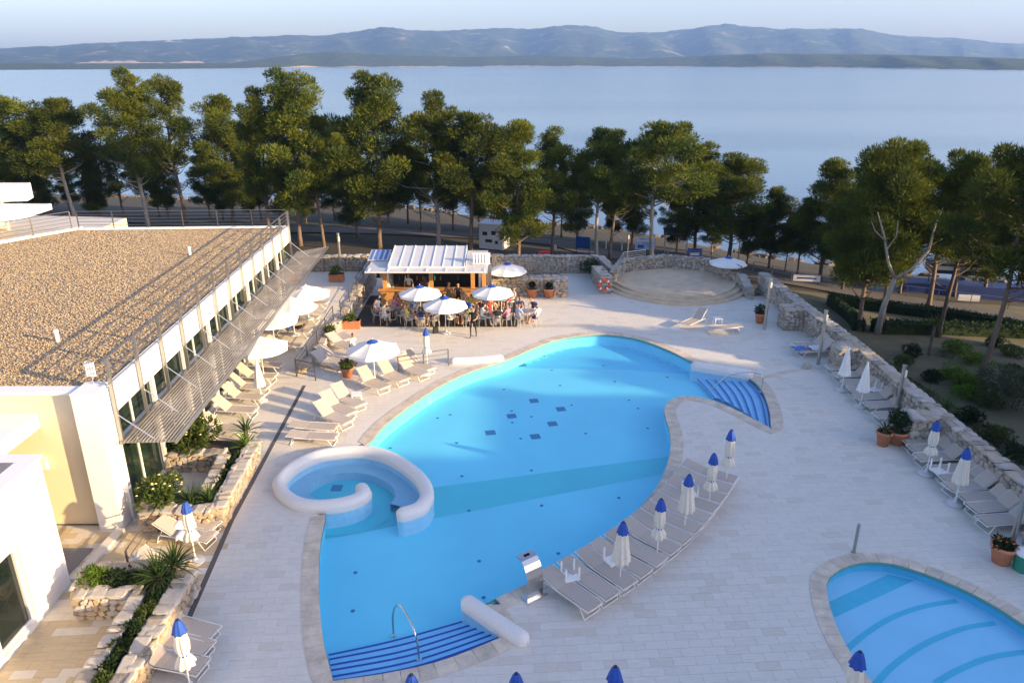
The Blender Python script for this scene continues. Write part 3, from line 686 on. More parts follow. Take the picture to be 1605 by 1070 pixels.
# ================================================================ BUILDINGS ON THE LEFT
# glass fronted pavilion with gravel roof
FA, FB = Vector((-12.75, 21.1)), Vector((-13.95, 46.2))      # facade line (roof edge)
ft = (FB - FA).normalized(); fn = Vector((ft.y, -ft.x))       # fn points to the pool side
if fn.x < 0: fn = -fn
RZ = 4.75
pav = empty('glass_pavilion', (0, 0, 0), 0, 'low pavilion with gravel roof, cream end wall and long glass front', 'building')
def fpt(s_, o_): return FA + ft * s_ + fn * o_
LEN = (FB - FA).length
BL = [FA, FB, Vector((-28.6, 45.6)), Vector((-36, 21.6))]
BLr = [fpt(.25, -.25), fpt(LEN - .15, -.25), Vector((-26.6, 45.3)), Vector((-30, 40)), Vector((-36, 30)), Vector((-36, 21.7))]
mb = MB(); mb.prism([fpt(0.6, -.1), fpt(LEN, -.1), Vector((-26.9, 45.6)), Vector((-30.4, 40)), Vector((-36.3, 30)), Vector((-36.3, 21.68))], RZ - .45, RZ - .02); mb.build('roof', M['gravel'], pav)
mb = MB(); q = [fpt(0.0, -.02), fpt(LEN, -.02), fpt(LEN, -.22), fpt(0, -.22)]; mb.prism(q, RZ - .9, RZ + .06); mb.build('fascia', M['white'], pav)
mb = MB(); mb.prism([fpt(LEN - .02, -.2), fpt(LEN + .2, -.2), Vector((-26.7, 45.75)), Vector((-26.7, 45.5))], RZ - .6, RZ + .08); mb.build('fascia', M['white'], pav)
mb = MB(); mb.prism([Vector((-26.6, 45.8)), Vector((-26.9, 45.5)), Vector((-30.4, 39.8)), Vector((-36.4, 30)), Vector((-36.9, 30.1)), Vector((-30.7, 40.2))], RZ - .5, RZ + .14); mb.build('parapet', M['render'], pav)
# front cream wall, parapet cap and column
mb = MB(); mb.prism([Vector((-36, 21.25)), Vector((-13.2, 21.25)), Vector((-13.2, 21.65)), Vector((-36, 21.65))], 0, RZ - .02); mb.build('wall', M['cream'], pav)
mb = MB(); mb.prism([Vector((-36, 21.22)), Vector((-13.62, 21.22)), Vector((-13.62, 21.7)), Vector((-36, 21.7))], RZ - .018, RZ + .09); mb.build('parapet_cap', M['white'], pav)
mb = MB(); mb.prism([Vector((-13.6, 20.92)), Vector((-12.85, 20.95)), Vector((-12.87, 21.9)), Vector((-13.6, 21.9))], 0, RZ + .1); mb.build('column', M['render'], pav)
mb = MB(); mb.prism([Vector((-13.61, 20.91)), Vector((-12.84, 20.94)), Vector((-12.86, 21.91)), Vector((-13.61, 21.91))], RZ + .102, RZ + .15); mb.build('column_cap', M['white'], pav)
# interior: floor, back wall, curtains
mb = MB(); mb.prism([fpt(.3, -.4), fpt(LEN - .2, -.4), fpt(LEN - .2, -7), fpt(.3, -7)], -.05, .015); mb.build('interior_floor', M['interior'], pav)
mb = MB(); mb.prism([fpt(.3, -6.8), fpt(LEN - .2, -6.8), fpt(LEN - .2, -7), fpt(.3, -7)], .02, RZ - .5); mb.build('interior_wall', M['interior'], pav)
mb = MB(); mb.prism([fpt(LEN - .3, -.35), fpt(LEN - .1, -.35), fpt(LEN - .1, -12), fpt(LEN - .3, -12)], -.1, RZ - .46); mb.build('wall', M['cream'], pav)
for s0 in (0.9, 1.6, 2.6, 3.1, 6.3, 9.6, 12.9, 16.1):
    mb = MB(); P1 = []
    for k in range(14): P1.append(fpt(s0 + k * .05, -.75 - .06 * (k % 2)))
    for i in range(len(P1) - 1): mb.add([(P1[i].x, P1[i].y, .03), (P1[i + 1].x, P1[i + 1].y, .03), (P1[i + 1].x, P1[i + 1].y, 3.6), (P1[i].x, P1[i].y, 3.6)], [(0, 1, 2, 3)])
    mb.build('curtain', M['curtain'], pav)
NB = 8; bay = (LEN - .9) / NB
for i in range(NB):
    s0 = .55 + i * bay; s1 = s0 + bay
    for (za, zb) in ((0.12, 2.75), (2.87, 3.82)):
        nsub = 2
        for k in range(nsub):
            a, b_ = s0 + (s1 - s0) * k / nsub + .05, s0 + (s1 - s0) * (k + 1) / nsub - .05
            mb = MB(); mb.prism([fpt(a, -.21), fpt(b_, -.21), fpt(b_, -.23), fpt(a, -.23)], za, zb); mb.build('glass_pane', M['glass'], pav)
            mb = MB(); p = fpt(a - .05, -.2); mb.box((p.x, p.y, (za + zb) / 2), (.06, .08, zb - za + .1)); mb.build('mullion', M['frame_white'], pav)
    mb = MB(); mb.prism([fpt(s0, -.14), fpt(s1, -.14), fpt(s1, -.26), fpt(s0, -.26)], 2.76, 2.86); mb.build('transom', M['frame_white'], pav)
    mb = MB(); mb.prism([fpt(s0, -.12), fpt(s1, -.12), fpt(s1, -.28), fpt(s0, -.28)], 0.0, .11); mb.build('sill', M['frame_white'], pav)
    p = fpt(s0, -.05); mb = MB(); mb.box((p.x, p.y, 1.95), (.12, .18, 3.9)); mb.build('pillar', M['frame_white'], pav)
# slatted sun canopy hung along the glass front
can = empty('slatted_canopy', (0, 0, 0), 0, 'long slatted sun canopy hung along the glass front of the pavilion', 'canopy')
CZ = 2.95
for k in range(14):
    o_ = .22 + k * .118
    mb = MB(); a, b_ = fpt(.35, o_), fpt(LEN + 1.0 + k * 0.10, o_); d = (b_ - a)
    mb.box(((a.x + b_.x) / 2, (a.y + b_.y) / 2, CZ), (d.length, .055, .045), math.atan2(d.y, d.x), R(18)); mb.build('slat', M['slat'], can)
for o_, wd in ((.14, .08), (1.86, .06)):
    mb = MB(); a, b_ = fpt(.35, o_), fpt(LEN + 1.0 + (o_ > 1) * 1.4, o_); d = b_ - a
    mb.box(((a.x + b_.x) / 2, (a.y + b_.y) / 2, CZ - .03), (d.length, wd, .12), math.atan2(d.y, d.x)); mb.build('edge_beam', M['pipe'], can)
NP = 13
for i in range(NP):
    s_ = .5 + i * (LEN - .9) / (NP - 1)
    a, b_ = fpt(s_, .16), fpt(s_, 1.84); mb = MB(); mb.box(((a.x + b_.x) / 2, (a.y + b_.y) / 2, CZ - .055), ((b_ - a).length, .05, .06), math.atan2((b_ - a).y, (b_ - a).x)); mb.build('bracket', M['pipe'], can)
    c = fpt(s_, .10); e_ = fpt(s_, 1.15)
    mb = MB(); mb.tube([(c.x, c.y, CZ + .95), (e_.x, e_.y, CZ + .03)], .018, 6); mb.build('tie_rod', M['alu'], can)
    mb = MB(); mb.box((c.x, c.y, (CZ + RZ + 1.05) / 2 + .0), (.07, .11, RZ + 1.05 - CZ), math.atan2(ft.y, ft.x)); mb.build('hanger_post', M['pipe'], can)
rl = empty('roof_railing', (0, 0, 0), 0, 'metal railing along the pool side edge of the gravel roof', 'railing')
for k in range(5):
    a, b_ = fpt(.3, .10 if k < 4 else .06), fpt(LEN, .10 if k < 4 else .06); z = RZ + .25 + k * .2
    mb = MB(); mb.tube([(a.x, a.y, z), (b_.x, b_.y, z)], .016 if k < 4 else .035, 6); mb.build('rail', M['rail'], rl)
railing('roof_railing', [(FB.x - .1, FB.y, RZ + .05), (-26.7, 45.6, RZ + .05)], 1.05, 'metal railing along the far edge of the gravel roof', rails=5, spacing=2.1)
railing('roof_railing', [(-26.9, 45.2, RZ + .12), (-30.6, 39.6, RZ + .12), (-36, 31, RZ + .12)], 1.05, 'metal railing along the curved left edge of the gravel roof', rails=5, spacing=2.2)
# pebbles on the roof
rg = np.random.default_rng(4); NPB = 85000
A_ = np.array(BLr and [tuple(p) for p in BLr]); 
xs_ = rg.uniform(-36, -12.9, NPB * 2); ys_ = rg.uniform(21.7, 46, NPB * 2)
fax, fay, ftx, fty = FA.x, FA.y, ft.x, ft.y
perp = (xs_ - fax) * fn.x + (ys_ - fay) * fn.y
lim = np.interp(ys_, [21.7, 30, 40, 45.3], [-36, -36, -30.2, -26.7])
ok = (perp < -.3) & (xs_ > lim) & (ys_ < 45.4 + 0 * xs_) & (ys_ < np.interp(xs_, [-27, -13.9], [45.4, 46.0]))
xs_, ys_ = xs_[ok][:NPB], ys_[ok][:NPB]; n = len(xs_)
sz = rg.uniform(.020, .052, n); base = np.array([(1, 0, 0), (-.2, .95, 0), (-.9, -.2, 0), (0, -1, .05), (.15, .1, .8), (0, 0, -.5)])
ang = rg.uniform(0, 6.28, n); ca, sa = np.cos(ang), np.sin(ang)
bx = base[None, :, 0] * ca[:, None] - base[None, :, 1] * sa[:, None]; by = (base[None, :, 0] * sa[:, None] + base[None, :, 1] * ca[:, None]) * rg.uniform(.6, 1, n)[:, None]
VX = np.stack([bx * sz[:, None] + xs_[:, None], by * sz[:, None] + ys_[:, None], base[None, :, 2] * sz[:, None] * .9 + RZ - .01 + rg.uniform(0, .02, n)[:, None]], -1).reshape(-1, 3)
tri = np.array([(0, 1, 4), (1, 2, 4), (2, 3, 4), (3, 0, 4)]); T = (tri[None] + (np.arange(n) * 6)[:, None, None]).reshape(-1, 3)
me = bpy.data.meshes.new('roof_pebbles'); me.vertices.add(len(VX)); me.vertices.foreach_set('co', VX.ravel()); me.loops.add(len(T) * 3); me.loops.foreach_set('vertex_index', T.ravel())
me.polygons.add(len(T)); me.polygons.foreach_set('loop_start', np.arange(len(T)) * 3); me.polygons.foreach_set('loop_total', np.full(len(T), 3))
for i in range(4): me.materials.append(M['pebble%d' % i])
me.polygons.foreach_set('material_index', np.repeat(rg.integers(0, 4, n), 4)); me.update(); me.validate()
tag(link('roof_pebbles', me), 'loose tan pebbles covering the flat pavilion roof', 'gravel', kind='stuff')
for p in [(91, 535), (298, 400)]:
    q = at(*p, RZ); mb = MB(); mb.lathe([(.07, 0), (.07, .38), (.09, .38), (.09, .46), (0, .47)], (q.x, q.y, RZ), 10); tag(mb.build('vent_pipe', M['white']), 'short white vent pipe on the gravel roof ' + ('near the front' if p[0] < 200 else 'near the far rail'), 'vent pipe')
# white block at lower left + beam + lamp
blk = empty('white_block', (0, 0, 0), 0, 'bright white rendered building wing at the lower left with a tall window', 'building')
mb = MB(); mb.prism([Vector((-30, 6)), Vector((-13.02, 6)), Vector((-13.02, 15.1)), Vector((-30, 15.1))], 0, 4.25); mb.build('wall', M['render'], blk)
mb = MB(); mb.prism([Vector((-30, 16.55)), Vector((-13.02, 16.55)), Vector((-13.1, 18.25)), Vector((-30, 18.25))], 0, 4.25); mb.build('wall', M['render'], blk)
mb = MB(); mb.prism([Vector((-30, 15.1)), Vector((-13.02, 15.1)), Vector((-13.02, 16.55)), Vector((-30, 16.55))], 2.55, 4.25); mb.build('wall', M['render'], blk)
mb = MB(); mb.prism([Vector((-30, 15.1)), Vector((-13.02, 15.1)), Vector((-13.02, 16.55)), Vector((-30, 16.55))], 0, .15); mb.build('wall', M['render'], blk)
mb = MB(); mb.prism([Vector((-13.4, 15.1)), Vector((-13.3, 15.1)), Vector((-13.3, 16.55)), Vector((-13.4, 16.55))], .15, 2.55)
wn = MB(); wn.box((-13.22, 15.8, 1.35), (.02, 1.3, 2.3)); wn_o = wn.build('window', M['glass_dark'], blk)
for (y, z, dy, dz) in ((15.13, 1.35, .06, 2.4), (16.52, 1.35, .06, 2.4), (15.82, .18, 1.34, .06), (15.82, 2.52, 1.34, .06)):
    f = MB(); f.box((-13.2, y, z), (.08, dy, dz)); f.build('frame', M['frame_white'], wn_o)
mb = MB(); mb.prism([Vector((-30, 5.9)), Vector((-13.0, 5.9)), Vector((-13.0, 18.28)), Vector((-30, 18.28))], 4.25, 4.3, bottom=False); mb.build('parapet_cap', M['white'], blk)
mb = MB(); mb.prism([Vector((-30, 6)), Vector((-13.5, 6)), Vector((-13.5, 17.8)), Vector((-30, 17.8))], 4.301, 4.306); mb.build('roof', M['gravel_grey'], blk)
bm_ = MB(); bm_.prism([Vector((-22, 16)), Vector((-14.95, 16)), Vector((-14.95, 21.22)), Vector((-22, 21.22))], 3.62, 4.12); tag(bm_.build('roof_slab', M['render']), 'white flat slab jutting from the cream end wall above the white wing', 'slab')
q = at(84, 737, 2.2); wl = empty('wall_lamp', (-15.15, 21.22, 2.35), 0, 'square white lamp fixed on the cream end wall', 'lamp')
mb = MB(); mb.box((0, -.05, 0), (.34, .1, .42)); mb.build('lamp_body', M['white'], wl); mb = MB(); mb.box((.05, -.11, 0), (.2, .03, .3)); mb.build('lamp_lens', M['lamp_lens'], wl)
mb = MB(); mb.prism([Vector((-16.5, 18.3)), Vector((-13.35, 18.3)), Vector((-13.3, 19.9)), Vector((-16.5, 19.9))], .006, .03); tag(mb.build('gravel_strip', M['gravel_grey']), kind='structure')
mb = MB(); mb.prism([Vector((-13.15, 18.3)), Vector((-12.85, 18.3)), Vector((-12.75, 20.9)), Vector((-13.05, 20.9))], .004, .10); tag(mb.build('kerb', M['tile_a']), kind='structure')
ant = empty('roof_aerial', (-13.3, 21.75, RZ + .1), 0, 'small white panel aerial standing on the near roof corner', 'aerial')
mb = MB(); mb.tube([(0, 0, 0), (0, 0, .35)], .02, 6); mb.build('mast', M['alu'], ant)
mb = MB()
for k in range(4): mb.box((-.12 + k * .08, 0, .55), (.05, .05, .5))
mb.build('panel', M['white'], ant)
# far-left upper building
fl = empty('upper_building', (0, 0, 0), 0, 'white boxy upper storey with a flat canopy at the left edge', 'building')
mb = MB(); mb.prism([Vector((-60, 41)), Vector((-30.6, 47.3)), Vector((-31.0, 48.6)), Vector((-60, 48))], 6.2, 7.15); mb.build('wall', M['render'], fl)
mb = MB(); mb.prism([Vector((-60, 35)), Vector((-28.9, 43.0)), Vector((-28.9, 46.9)), Vector((-60, 46.9))], 5.75, 6.1); mb.build('canopy', M['white'], fl)
mb = MB(); mb.prism([Vector((-60, 45)), Vector((-34, 48)), Vector((-34, 50)), Vector((-60, 50))], 0, 5.75); mb.build('wall', M['cream'], fl)
for p in [(-31, 44.2), (-32.6, 47.8)]:
    mb = MB(); mb.box((p[0], p[1], 5.0), (.16, .16, 1.5)); mb.build('post', M['frame_white'], fl)
mb = MB(); mb.prism([Vector((-60, 32)), Vector((-36.4, 31)), Vector((-27, 45.9)), Vector((-27, 52)), Vector((-60, 56))], 2, 4.2); mb.build('terrace_floor', M['tile_c'], fl)

# ---------------------------------------------------------------- bar kiosk
bar = empty('pool_bar', (0, 0, 0), 0, 'poolside bar kiosk with white seamed metal roof and wooden counter', 'kiosk')
mb = MB(); mb.prism([(-9.3, 41.0), (0.3, 41.0), (.3, 47), (-9.3, 47)], 0, .05); tag(mb.build('bar_platform', M['wood_dark']), 'dark decking platform in front of the bar', 'platform')
for (x0, x1, y0, y1, z0, z1, m_, n_) in [(-7.9, -2.2, 47.6, 47.8, .05, 2.47, 'render', 'back_wall'), (-7.9, -7.75, 45.4, 47.6, .05, 2.47, 'white', 'side_wall'), (-2.0, -1.3, 45.6, 47.6, .05, 2.47, 'steel', 'side_wall'),
        (-8.2, -2.2, 44.75, 45.15, .05, 1.08, 'wood', 'counter_front'), (-8.35, -2.1, 44.6, 45.25, 1.082, 1.15, 'wood', 'counter_top'), (-7.7, -2.2, 47.0, 47.58, .05, 1.9, 'dark', 'back_bar'), (-7.7, -2.2, 45.3, 47, 2.3, 2.36, 'render', 'ceiling')]:
    mb = MB(); mb.box(((x0 + x1) / 2, (y0 + y1) / 2, (z0 + z1) / 2), (x1 - x0, y1 - y0, z1 - z0)); mb.build(n_, M[m_], bar)
for x in (-7.95, -5.05, -2.45, -1.75):
    mb = MB(); mb.box((x, 45.05 if x > -7.9 else 45.0, 1.81), (.24, .2, 1.32)); mb.build('post', M['wood'], bar)
for k in range(26):
    if rnd.random() < .85:
        x = -7.3 + k * .19; mb = MB(); mb.lathe([(.04, 0), (.04, .2), (.015, .26), (.015, .32)], (x, 46.95 + rnd.uniform(-.05, .02) - .1, 1.9 if k % 2 else 1.16), 8)
        o = mb.build('bottle', rnd.choice([M['green_plastic'], M['dark'], M['white'], M['wood']])); tag(o, (ORD[k] + ' bottle place from the left' if k < 13 else ORD[25 - k] + ' bottle place from the right') + ' inside the bar kiosk', 'bottle', 'bottles in the bar')
mb = MB(); mb.prism([(-8.9, 43.7), (-1.5, 43.7), (-1.5, 48.4), (-8.9, 48.4)], 2.48, 2.59); mb.build('eave_slab', M['seam_roof'], bar)
rf = MB(); x0, x1 = -7.6, -2.9
rf.add([(x0, 44.4, 2.72), (x1, 44.4, 2.72), (x1, 47.6, 3.25), (x0, 47.6, 3.25), (x0, 44.4, 2.6), (x1, 44.4, 2.6), (x1, 47.6, 2.6), (x0, 47.6, 2.6)], [(0, 1, 2, 3), (4, 5, 1, 0), (5, 6, 2, 1), (6, 7, 3, 2), (7, 4, 0, 3)])
ro = rf.build('roof', M['seam_roof'], bar)
for k in range(8):
    x = x0 + .02 + k * (x1 - x0 - .04) / 7; mb = MB(); mb.add([(x - .025, 44.38, 2.72), (x + .025, 44.38, 2.72), (x + .025, 47.6, 3.25), (x - .025, 47.6, 3.25), (x - .025, 44.38, 2.765), (x + .025, 44.38, 2.765), (x + .025, 47.6, 3.295), (x - .025, 47.6, 3.295)], [(4, 5, 6, 7), (0, 1, 5, 4), (1, 2, 6, 5), (3, 0, 4, 7), (2, 3, 7, 6)]); mb.build('roof_seam', M['sign_white'], ro)
for k in range(7):
    x = -8.7 + k * 1.17; mb = MB(); mb.box((x, 44.0, 2.615), (.05, .66, .05)); mb.build('roof_seam', M['sign_white'], ro)
rf = MB(); rf.box((-2.2, 46.2, 2.78), (1.3, 2.6, .36)); rf.build('roof_box', M['seam_roof'], bar)
lat = MB()
for k in range(6): lat.box((-2.35 + k * .19, 44.75, 3.12), (.09, .05, .72))
lat.box((-1.88, 44.75, 3.45), (1.1, .06, .06)); lat.box((-1.88, 44.75, 2.78), (1.1, .06, .06)); lat.build('lattice_screen', M['white'], bar)
br = MB(); br.box((-8.5, 46.9, 2.80), (1.3, 1.6, .06), 0, R(10)); bo = br.build('side_awning', M['seam_roof'], bar)
for k in range(4): br = MB(); br.box((-8.95 + k * .3, 46.9, 2.84), (.16, 1.58, .03), 0, R(10)); br.build('awning_stripe', M['blue_roof'], bo)

# ---------------------------------------------------------------- jacuzzi spiral and rolls
def roll(name, pxs, z, r, label, base_z, ends=True):
    P = catmull([at(*p, z).xy for p in pxs], False, 0.3); root = empty(name, (0, 0, 0), 0, label, 'pool wall')
    n = len(P); prof = []
    V = []; Fs = []; K = 12
    def sect(p, nn, sc_, zc):
        out = [(p.x - nn.x * r * sc_ * .9, p.y - nn.y * r * sc_ * .9, -.10)]
        for k in range(K + 1):
            a = math.pi - math.pi * k / K
            out.append((p.x + nn.x * r * sc_ * math.cos(a), p.y + nn.y * r * sc_ * math.cos(a), z - r * .45 + r * .9 * sc_ * math.sin(a)))
        out.append((p.x + nn.x * r * sc_ * .9, p.y + nn.y * r * sc_ * .9, -.10)); return out
    secs = []
    for i in range(n):
        t_ = (P[min(i + 1, n - 1)] - P[max(i - 1, 0)]).normalized(); nn = Vector((-t_.y, t_.x))
        if i == 0:
            for k in range(5): f = math.sin(R(90) * k / 5); secs.append(sect(P[0] - t_ * r * math.cos(R(90) * k / 5), nn, max(.05, f), z))
        secs.append(sect(P[i], nn, 1, z))
        if i == n - 1:
            for k in range(1, 6): f = math.cos(R(90) * k / 5); secs.append(sect(P[i] + t_ * r * math.sin(R(90) * k / 5), nn, max(.05, f), z))
    for s_ in secs: V += s_
    m_ = K + 3
    for i in range(len(secs) - 1):
        for k in range(m_ - 1): Fs.append((i * m_ + k, (i + 1) * m_ + k, (i + 1) * m_ + k + 1, i * m_ + k + 1))
    mb = MB(); mb.add(V, Fs); me = mb.mesh('roll', M['mosaic'], True); bmm = bmesh.new(); bmm.from_mesh(me); bmesh.ops.recalc_face_normals(bmm, faces=bmm.faces); bmm.to_mesh(me); bmm.free()
    link('rim', me, root); sk = MB(); ns = len(secs)
    for e_ in (0, -1):
        for i in range(ns - 1): a_, b2 = secs[i][e_], secs[i + 1][e_]; sk.add([a_, b2, (b2[0], b2[1], base_z), (a_[0], a_[1], base_z)], [(0, 1, 2, 3)])
    sk.build('tiled_skirt', M['skirt'], root, True); return root
roll('spiral_wall', [(632, 800), (655, 793), (667, 780), (669, 766), (660, 748), (639, 729), (607, 711), (570, 703), (532, 704), (495, 711), (462, 726), (442, 744), (437, 757), (446, 772), (468, 785), (500, 789), (537, 785), (562, 777), (572, 769), (567, 762)], 0.22, 0.25, 'white mosaic spiral wall curling round the whirlpool', FZ)
roll('pool_roll', [(735, 940), (770, 964), (816, 994)], .20, .24, 'white mosaic bolster across the near pool edge by the steps', FZ)
roll('pool_roll', [(1092, 570), (1130, 576), (1172, 583)], .22, .28, 'white mosaic bolster beside the curved pool steps', FZ)
roll('pool_roll', [(712, 563), (750, 562), (782, 559)], .18, .26, 'white mosaic bolster at the far left pool edge near the bar', FZ)
# whirlpool bench and tank
ring = [at(*p).xy for p in [(640, 785), (652, 768), (640, 745), (612, 728), (572, 718), (532, 718), (498, 724), (470, 738), (455, 753), (460, 768), (480, 778), (505, 782)]]
cj = at(545, 758).xy; jb = MB(); nr = catmull(ring, False, .3)
for i in range(len(nr) - 1):
    a, b_ = nr[i], nr[i + 1]; a2, b2 = a.lerp(cj, .30), b_.lerp(cj, .30); a0, b0 = a.lerp(cj, -.12), b_.lerp(cj, -.12)
    jb.add([(a0.x, a0.y, -.32), (b0.x, b0.y, -.32), (b2.x, b2.y, -.32), (a2.x, a2.y, -.32), (a2.x, a2.y, FZ), (b2.x, b2.y, FZ)], [(0, 1, 2, 3)[::-1], (3, 2, 5, 4)[::-1]])
jb.build('whirlpool_bench', mat('bench', (0.26, 0.52, 0.70), .5, var=.05), pool)
jf = MB(); jf.lathe([(2.3, .006), (0.01, .0062)], (cj.x - .2, cj.y, FZ), 28); jf.build('whirlpool_floor', M['pool_teal'], pool)
q = at(528, 765, FZ); mb = MB(); mb.box((q.x, q.y, FZ + .02), (.4, .4, .02)); mb.build('floor_drain', M['pool_dark'], pool)
# steel handrails and water spout
def handrail(pts, label):
    root = empty('pool_handrail', pts[0], 0, label, 'handrail'); o = Vector(pts[0]); P = [Vector(p) - o for p in pts]
    n = len(P); sm = []
    for i in range(n - 1):
        for k in range(5):
            t_ = k / 5; p0, p1, p2, p3 = P[max(i - 1, 0)], P[i], P[i + 1], P[min(i + 2, n - 1)]
            sm.append(.5 * ((2 * p1) + (-p0 + p2) * t_ + (2 * p0 - 5 * p1 + 4 * p2 - p3) * t_ ** 2 + (-p0 + 3 * p1 - 3 * p2 + p3) * t_ ** 3))
    sm.append(P[-1]); mb = MB(); mb.tube(sm, .028, 8); mb.build('rail_tube', M['steel'], root, True)
    for p in (P[0], P[-1]): mb = MB(); mb.lathe([(.07, 0), (.07, .02), (.03, .04)], tuple(p), 10); mb.build('flange', M['steel'], root)
a, b_ = at(617, 996, -.6), at(657, 1033, -.2)
handrail([a, a.lerp(b_, .03) + Vector((0, 0, .75)), a.lerp(b_, .25) + Vector((0, 0, 1.25)), a.lerp(b_, .6) + Vector((0, 0, 1.2)), a.lerp(b_, .92) + Vector((0, 0, .75)), b_], 'steel arched handrail on the near pool steps')
a, b_ = at(1113, 613, -.6), at(1192, 614, .0)
handrail([a, a.lerp(b_, .3) + Vector((0, 0, .75)), a.lerp(b_, .65) + Vector((0, 0, 1.0)), a.lerp(b_, .95) + Vector((0.1, 0, .8)), b_], 'steel arched handrail on the curved pool steps at right')
sb = at(838, 934); sp_ = empty('water_spout', sb, 0, 'curved stainless steel waterfall spout at the pool edge', 'water spout')
_e = (at(854, 903) - at(762, 947)).xy.normalized(); dirw = Vector((-_e.y, _e.x)); V = []; Fs = []; side = Vector((-dirw.y, dirw.x)); prof_ = [(0, 0, .46), (-.03, .25, .45), (-.03, .5, .45), (.0, .72, .45), (.06, .9, .45), (.15, 1.05, .45), (.27, 1.15, .45), (.40, 1.20, .45), (.54, 1.20, .45)]
for f_, z, wd in prof_:
    for sgn in (-1, 1):
        for th in (0, -.04): p = dirw * (f_ + th * .3) + side * sgn * wd * .62; V.append((p.x, p.y, z + th))
for i in range(len(prof_) - 1):
    o = i * 4; Fs += [(o, o + 2, o + 6, o + 4), (o + 1, o + 5, o + 7, o + 3), (o, o + 4, o + 5, o + 1), (o + 2, o + 3, o + 7, o + 6)]
mb = MB(); mb.add(V, Fs); mb.build('spout_sheet', M['steel'], sp_)
mb = MB(); mb.box((0, 0, .02), (.75, .35, .04), math.atan2(side.y, side.x)); mb.build('base_plate', M['steel'], sp_)
lg = MB()
for sgn in (-1, 1):
    c = dirw * .40 + side * .05 * sgn; lg.lathe([(.05, 0), (.05, .006)], (c.x, c.y, 1.20), 12)
lg.box((dirw.x * .40, dirw.y * .40, 1.203), (.06, .2, .006), math.atan2(dirw.y, dirw.x)); lg.build('emblem', M['dark'], sp_)
# shower post by the shallow pool
q = at(1338, 865); mb = MB(); mb.tube([(0, 0, 0), (0, 0, 1.05)], .05, 10); mb.lathe([(.08, 0), (.08, .02)], (0, 0, 0), 12); o = mb.build('bollard_post', M['pipe']); o.location = q; tag(o, 'short grey metal post at the tip of the shallow pool', 'post')

# ================================================================ LAMP POSTS
def lamp(base, ztop, label, r=.085):
    root = empty('lamp_post', base, 0, label, 'lamp post', 'lamp posts'); h = ztop - base[2]
    mb = MB(); mb.tube([(0, 0, 0), (0, 0, h)], r, 12); mb.build('pole', M['pipe'], root, False)
    mb = MB(); mb.box((r * .7, -r * .8, h - .35), (.10, .06, .32)); mb.build('lamp_lens', M['lamp_lens'], root)
    mb = MB(); mb.lathe([(r * 1.25, 0), (r * 1.25, .03), (0, .05)], (0, 0, h), 12); mb.build('cap', M['pipe'], root)
for (bx_, by_, ty, lab) in [(1198, 516, 437, 'steel lamp post beside the stone pier near the round stage'), (1282, 571, 487, 'steel lamp post at the stone pier behind two white closed parasols'), (1404, 646, 573, 'steel lamp post beside the terracotta pots on the right wall'), (1581, 868, 690, 'steel lamp post at the right picture edge by the terracotta pot')]:
    p = at(bx_, by_); lamp(p, height_at(ty, p), lab)
p = at(535, 432, 1.0); lamp(p, height_at(366, p), 'steel lamp post on the upper left terrace by the stone wall')
p = on_ground(1155, 425); lamp(p, height_at(377, p), 'steel lamp post behind the round stage near the far parasol', .07)
p = on_ground(982, 425); lamp(p, height_at(365, p), 'thin dark lamp post among the pines behind the stage', .05)

# ================================================================ LOUNGERS
def make_lounger(back, name='sun_lounger'):
    root = empty(name, (0, 0, 0), 0, '', 'sun lounger'); Lh = 1.95; Wd = .64; sh_ = .33; hinge = 1.22
    for sgn in (-1, 1):   # bent side tubes with legs
        y = sgn * (Wd / 2)
        mb = MB(); mb.tube([(0.0, y, .30), (.06, y, sh_), (hinge + .45, y, sh_), (hinge + .52, y, .28), (hinge + .62, y, .02)], .017, 6); mb.build('side_rail', M['frame_white'], root)
        mb = MB(); mb.tube([(.30, y, sh_), (.10, y, .02)], .017, 6); mb.build('leg', M['frame_white'], root)
    mb = MB(); mb.tube([(.10, -Wd / 2, .018), (.10, Wd / 2, .018)], .016, 6); mb.tube([(0, -Wd / 2, .30), (0, Wd / 2, .30)], .017, 6); mb.build('foot_bar', M['frame_white'], root)
    mb = MB(); mb.tube([(hinge + .62, -Wd / 2, .018), (hinge + .62, Wd / 2, .018)], .016, 6); mb.build('foot_bar', M['frame_white'], root)
    mb = MB()
    for k in range(6):
        x0, x1 = .04 + k * (hinge - .04) / 6, .04 + (k + 1) * (hinge - .04) / 6
        mb.box(((x0 + x1) / 2, 0, sh_ + .012 - .012 * math.sin((k + .5) / 6 * 3.14)), (x1 - x0 + .002, Wd - .09, .016))
    mb.build('seat', M['sling'], root)
    bl = Lh - hinge + .06; ca_, sa_ = math.cos(back), math.sin(back)
    mb = MB(); mb.box((hinge + bl / 2 * ca_, 0, sh_ + .012 + bl / 2 * sa_), (bl, Wd - .09, .016), 0, 0, -back); mb.build('backrest', M['sling'], root)
    mb = MB()
    for sgn in (-1, 1): mb.tube([(hinge, sgn * (Wd / 2 - .015), sh_), (hinge + bl * ca_, sgn * (Wd / 2 - .015), sh_ + bl * sa_)], .014, 6)
    mb.tube([(hinge + bl * ca_, -Wd / 2, sh_ + bl * sa_), (hinge + bl * ca_, Wd / 2, sh_ + bl * sa_)], .014, 6); mb.build('back_frame', M['frame_white'], root)
    if back > .1:
        mb = MB()
        for sgn in (-1, 1): mb.tube([(hinge + bl * .55 * ca_, sgn * .25, sh_ + bl * .55 * sa_), (hinge + .5, sgn * .25, sh_ - .03)], .011, 6)
        mb.build('back_support', M['frame_white'], root)
    return root
L_up = Proto(make_lounger(R(42))); L_mid = Proto(make_lounger(R(28))); L_flat = Proto(make_lounger(R(4))); L_low = Proto(make_lounger(R(11)))
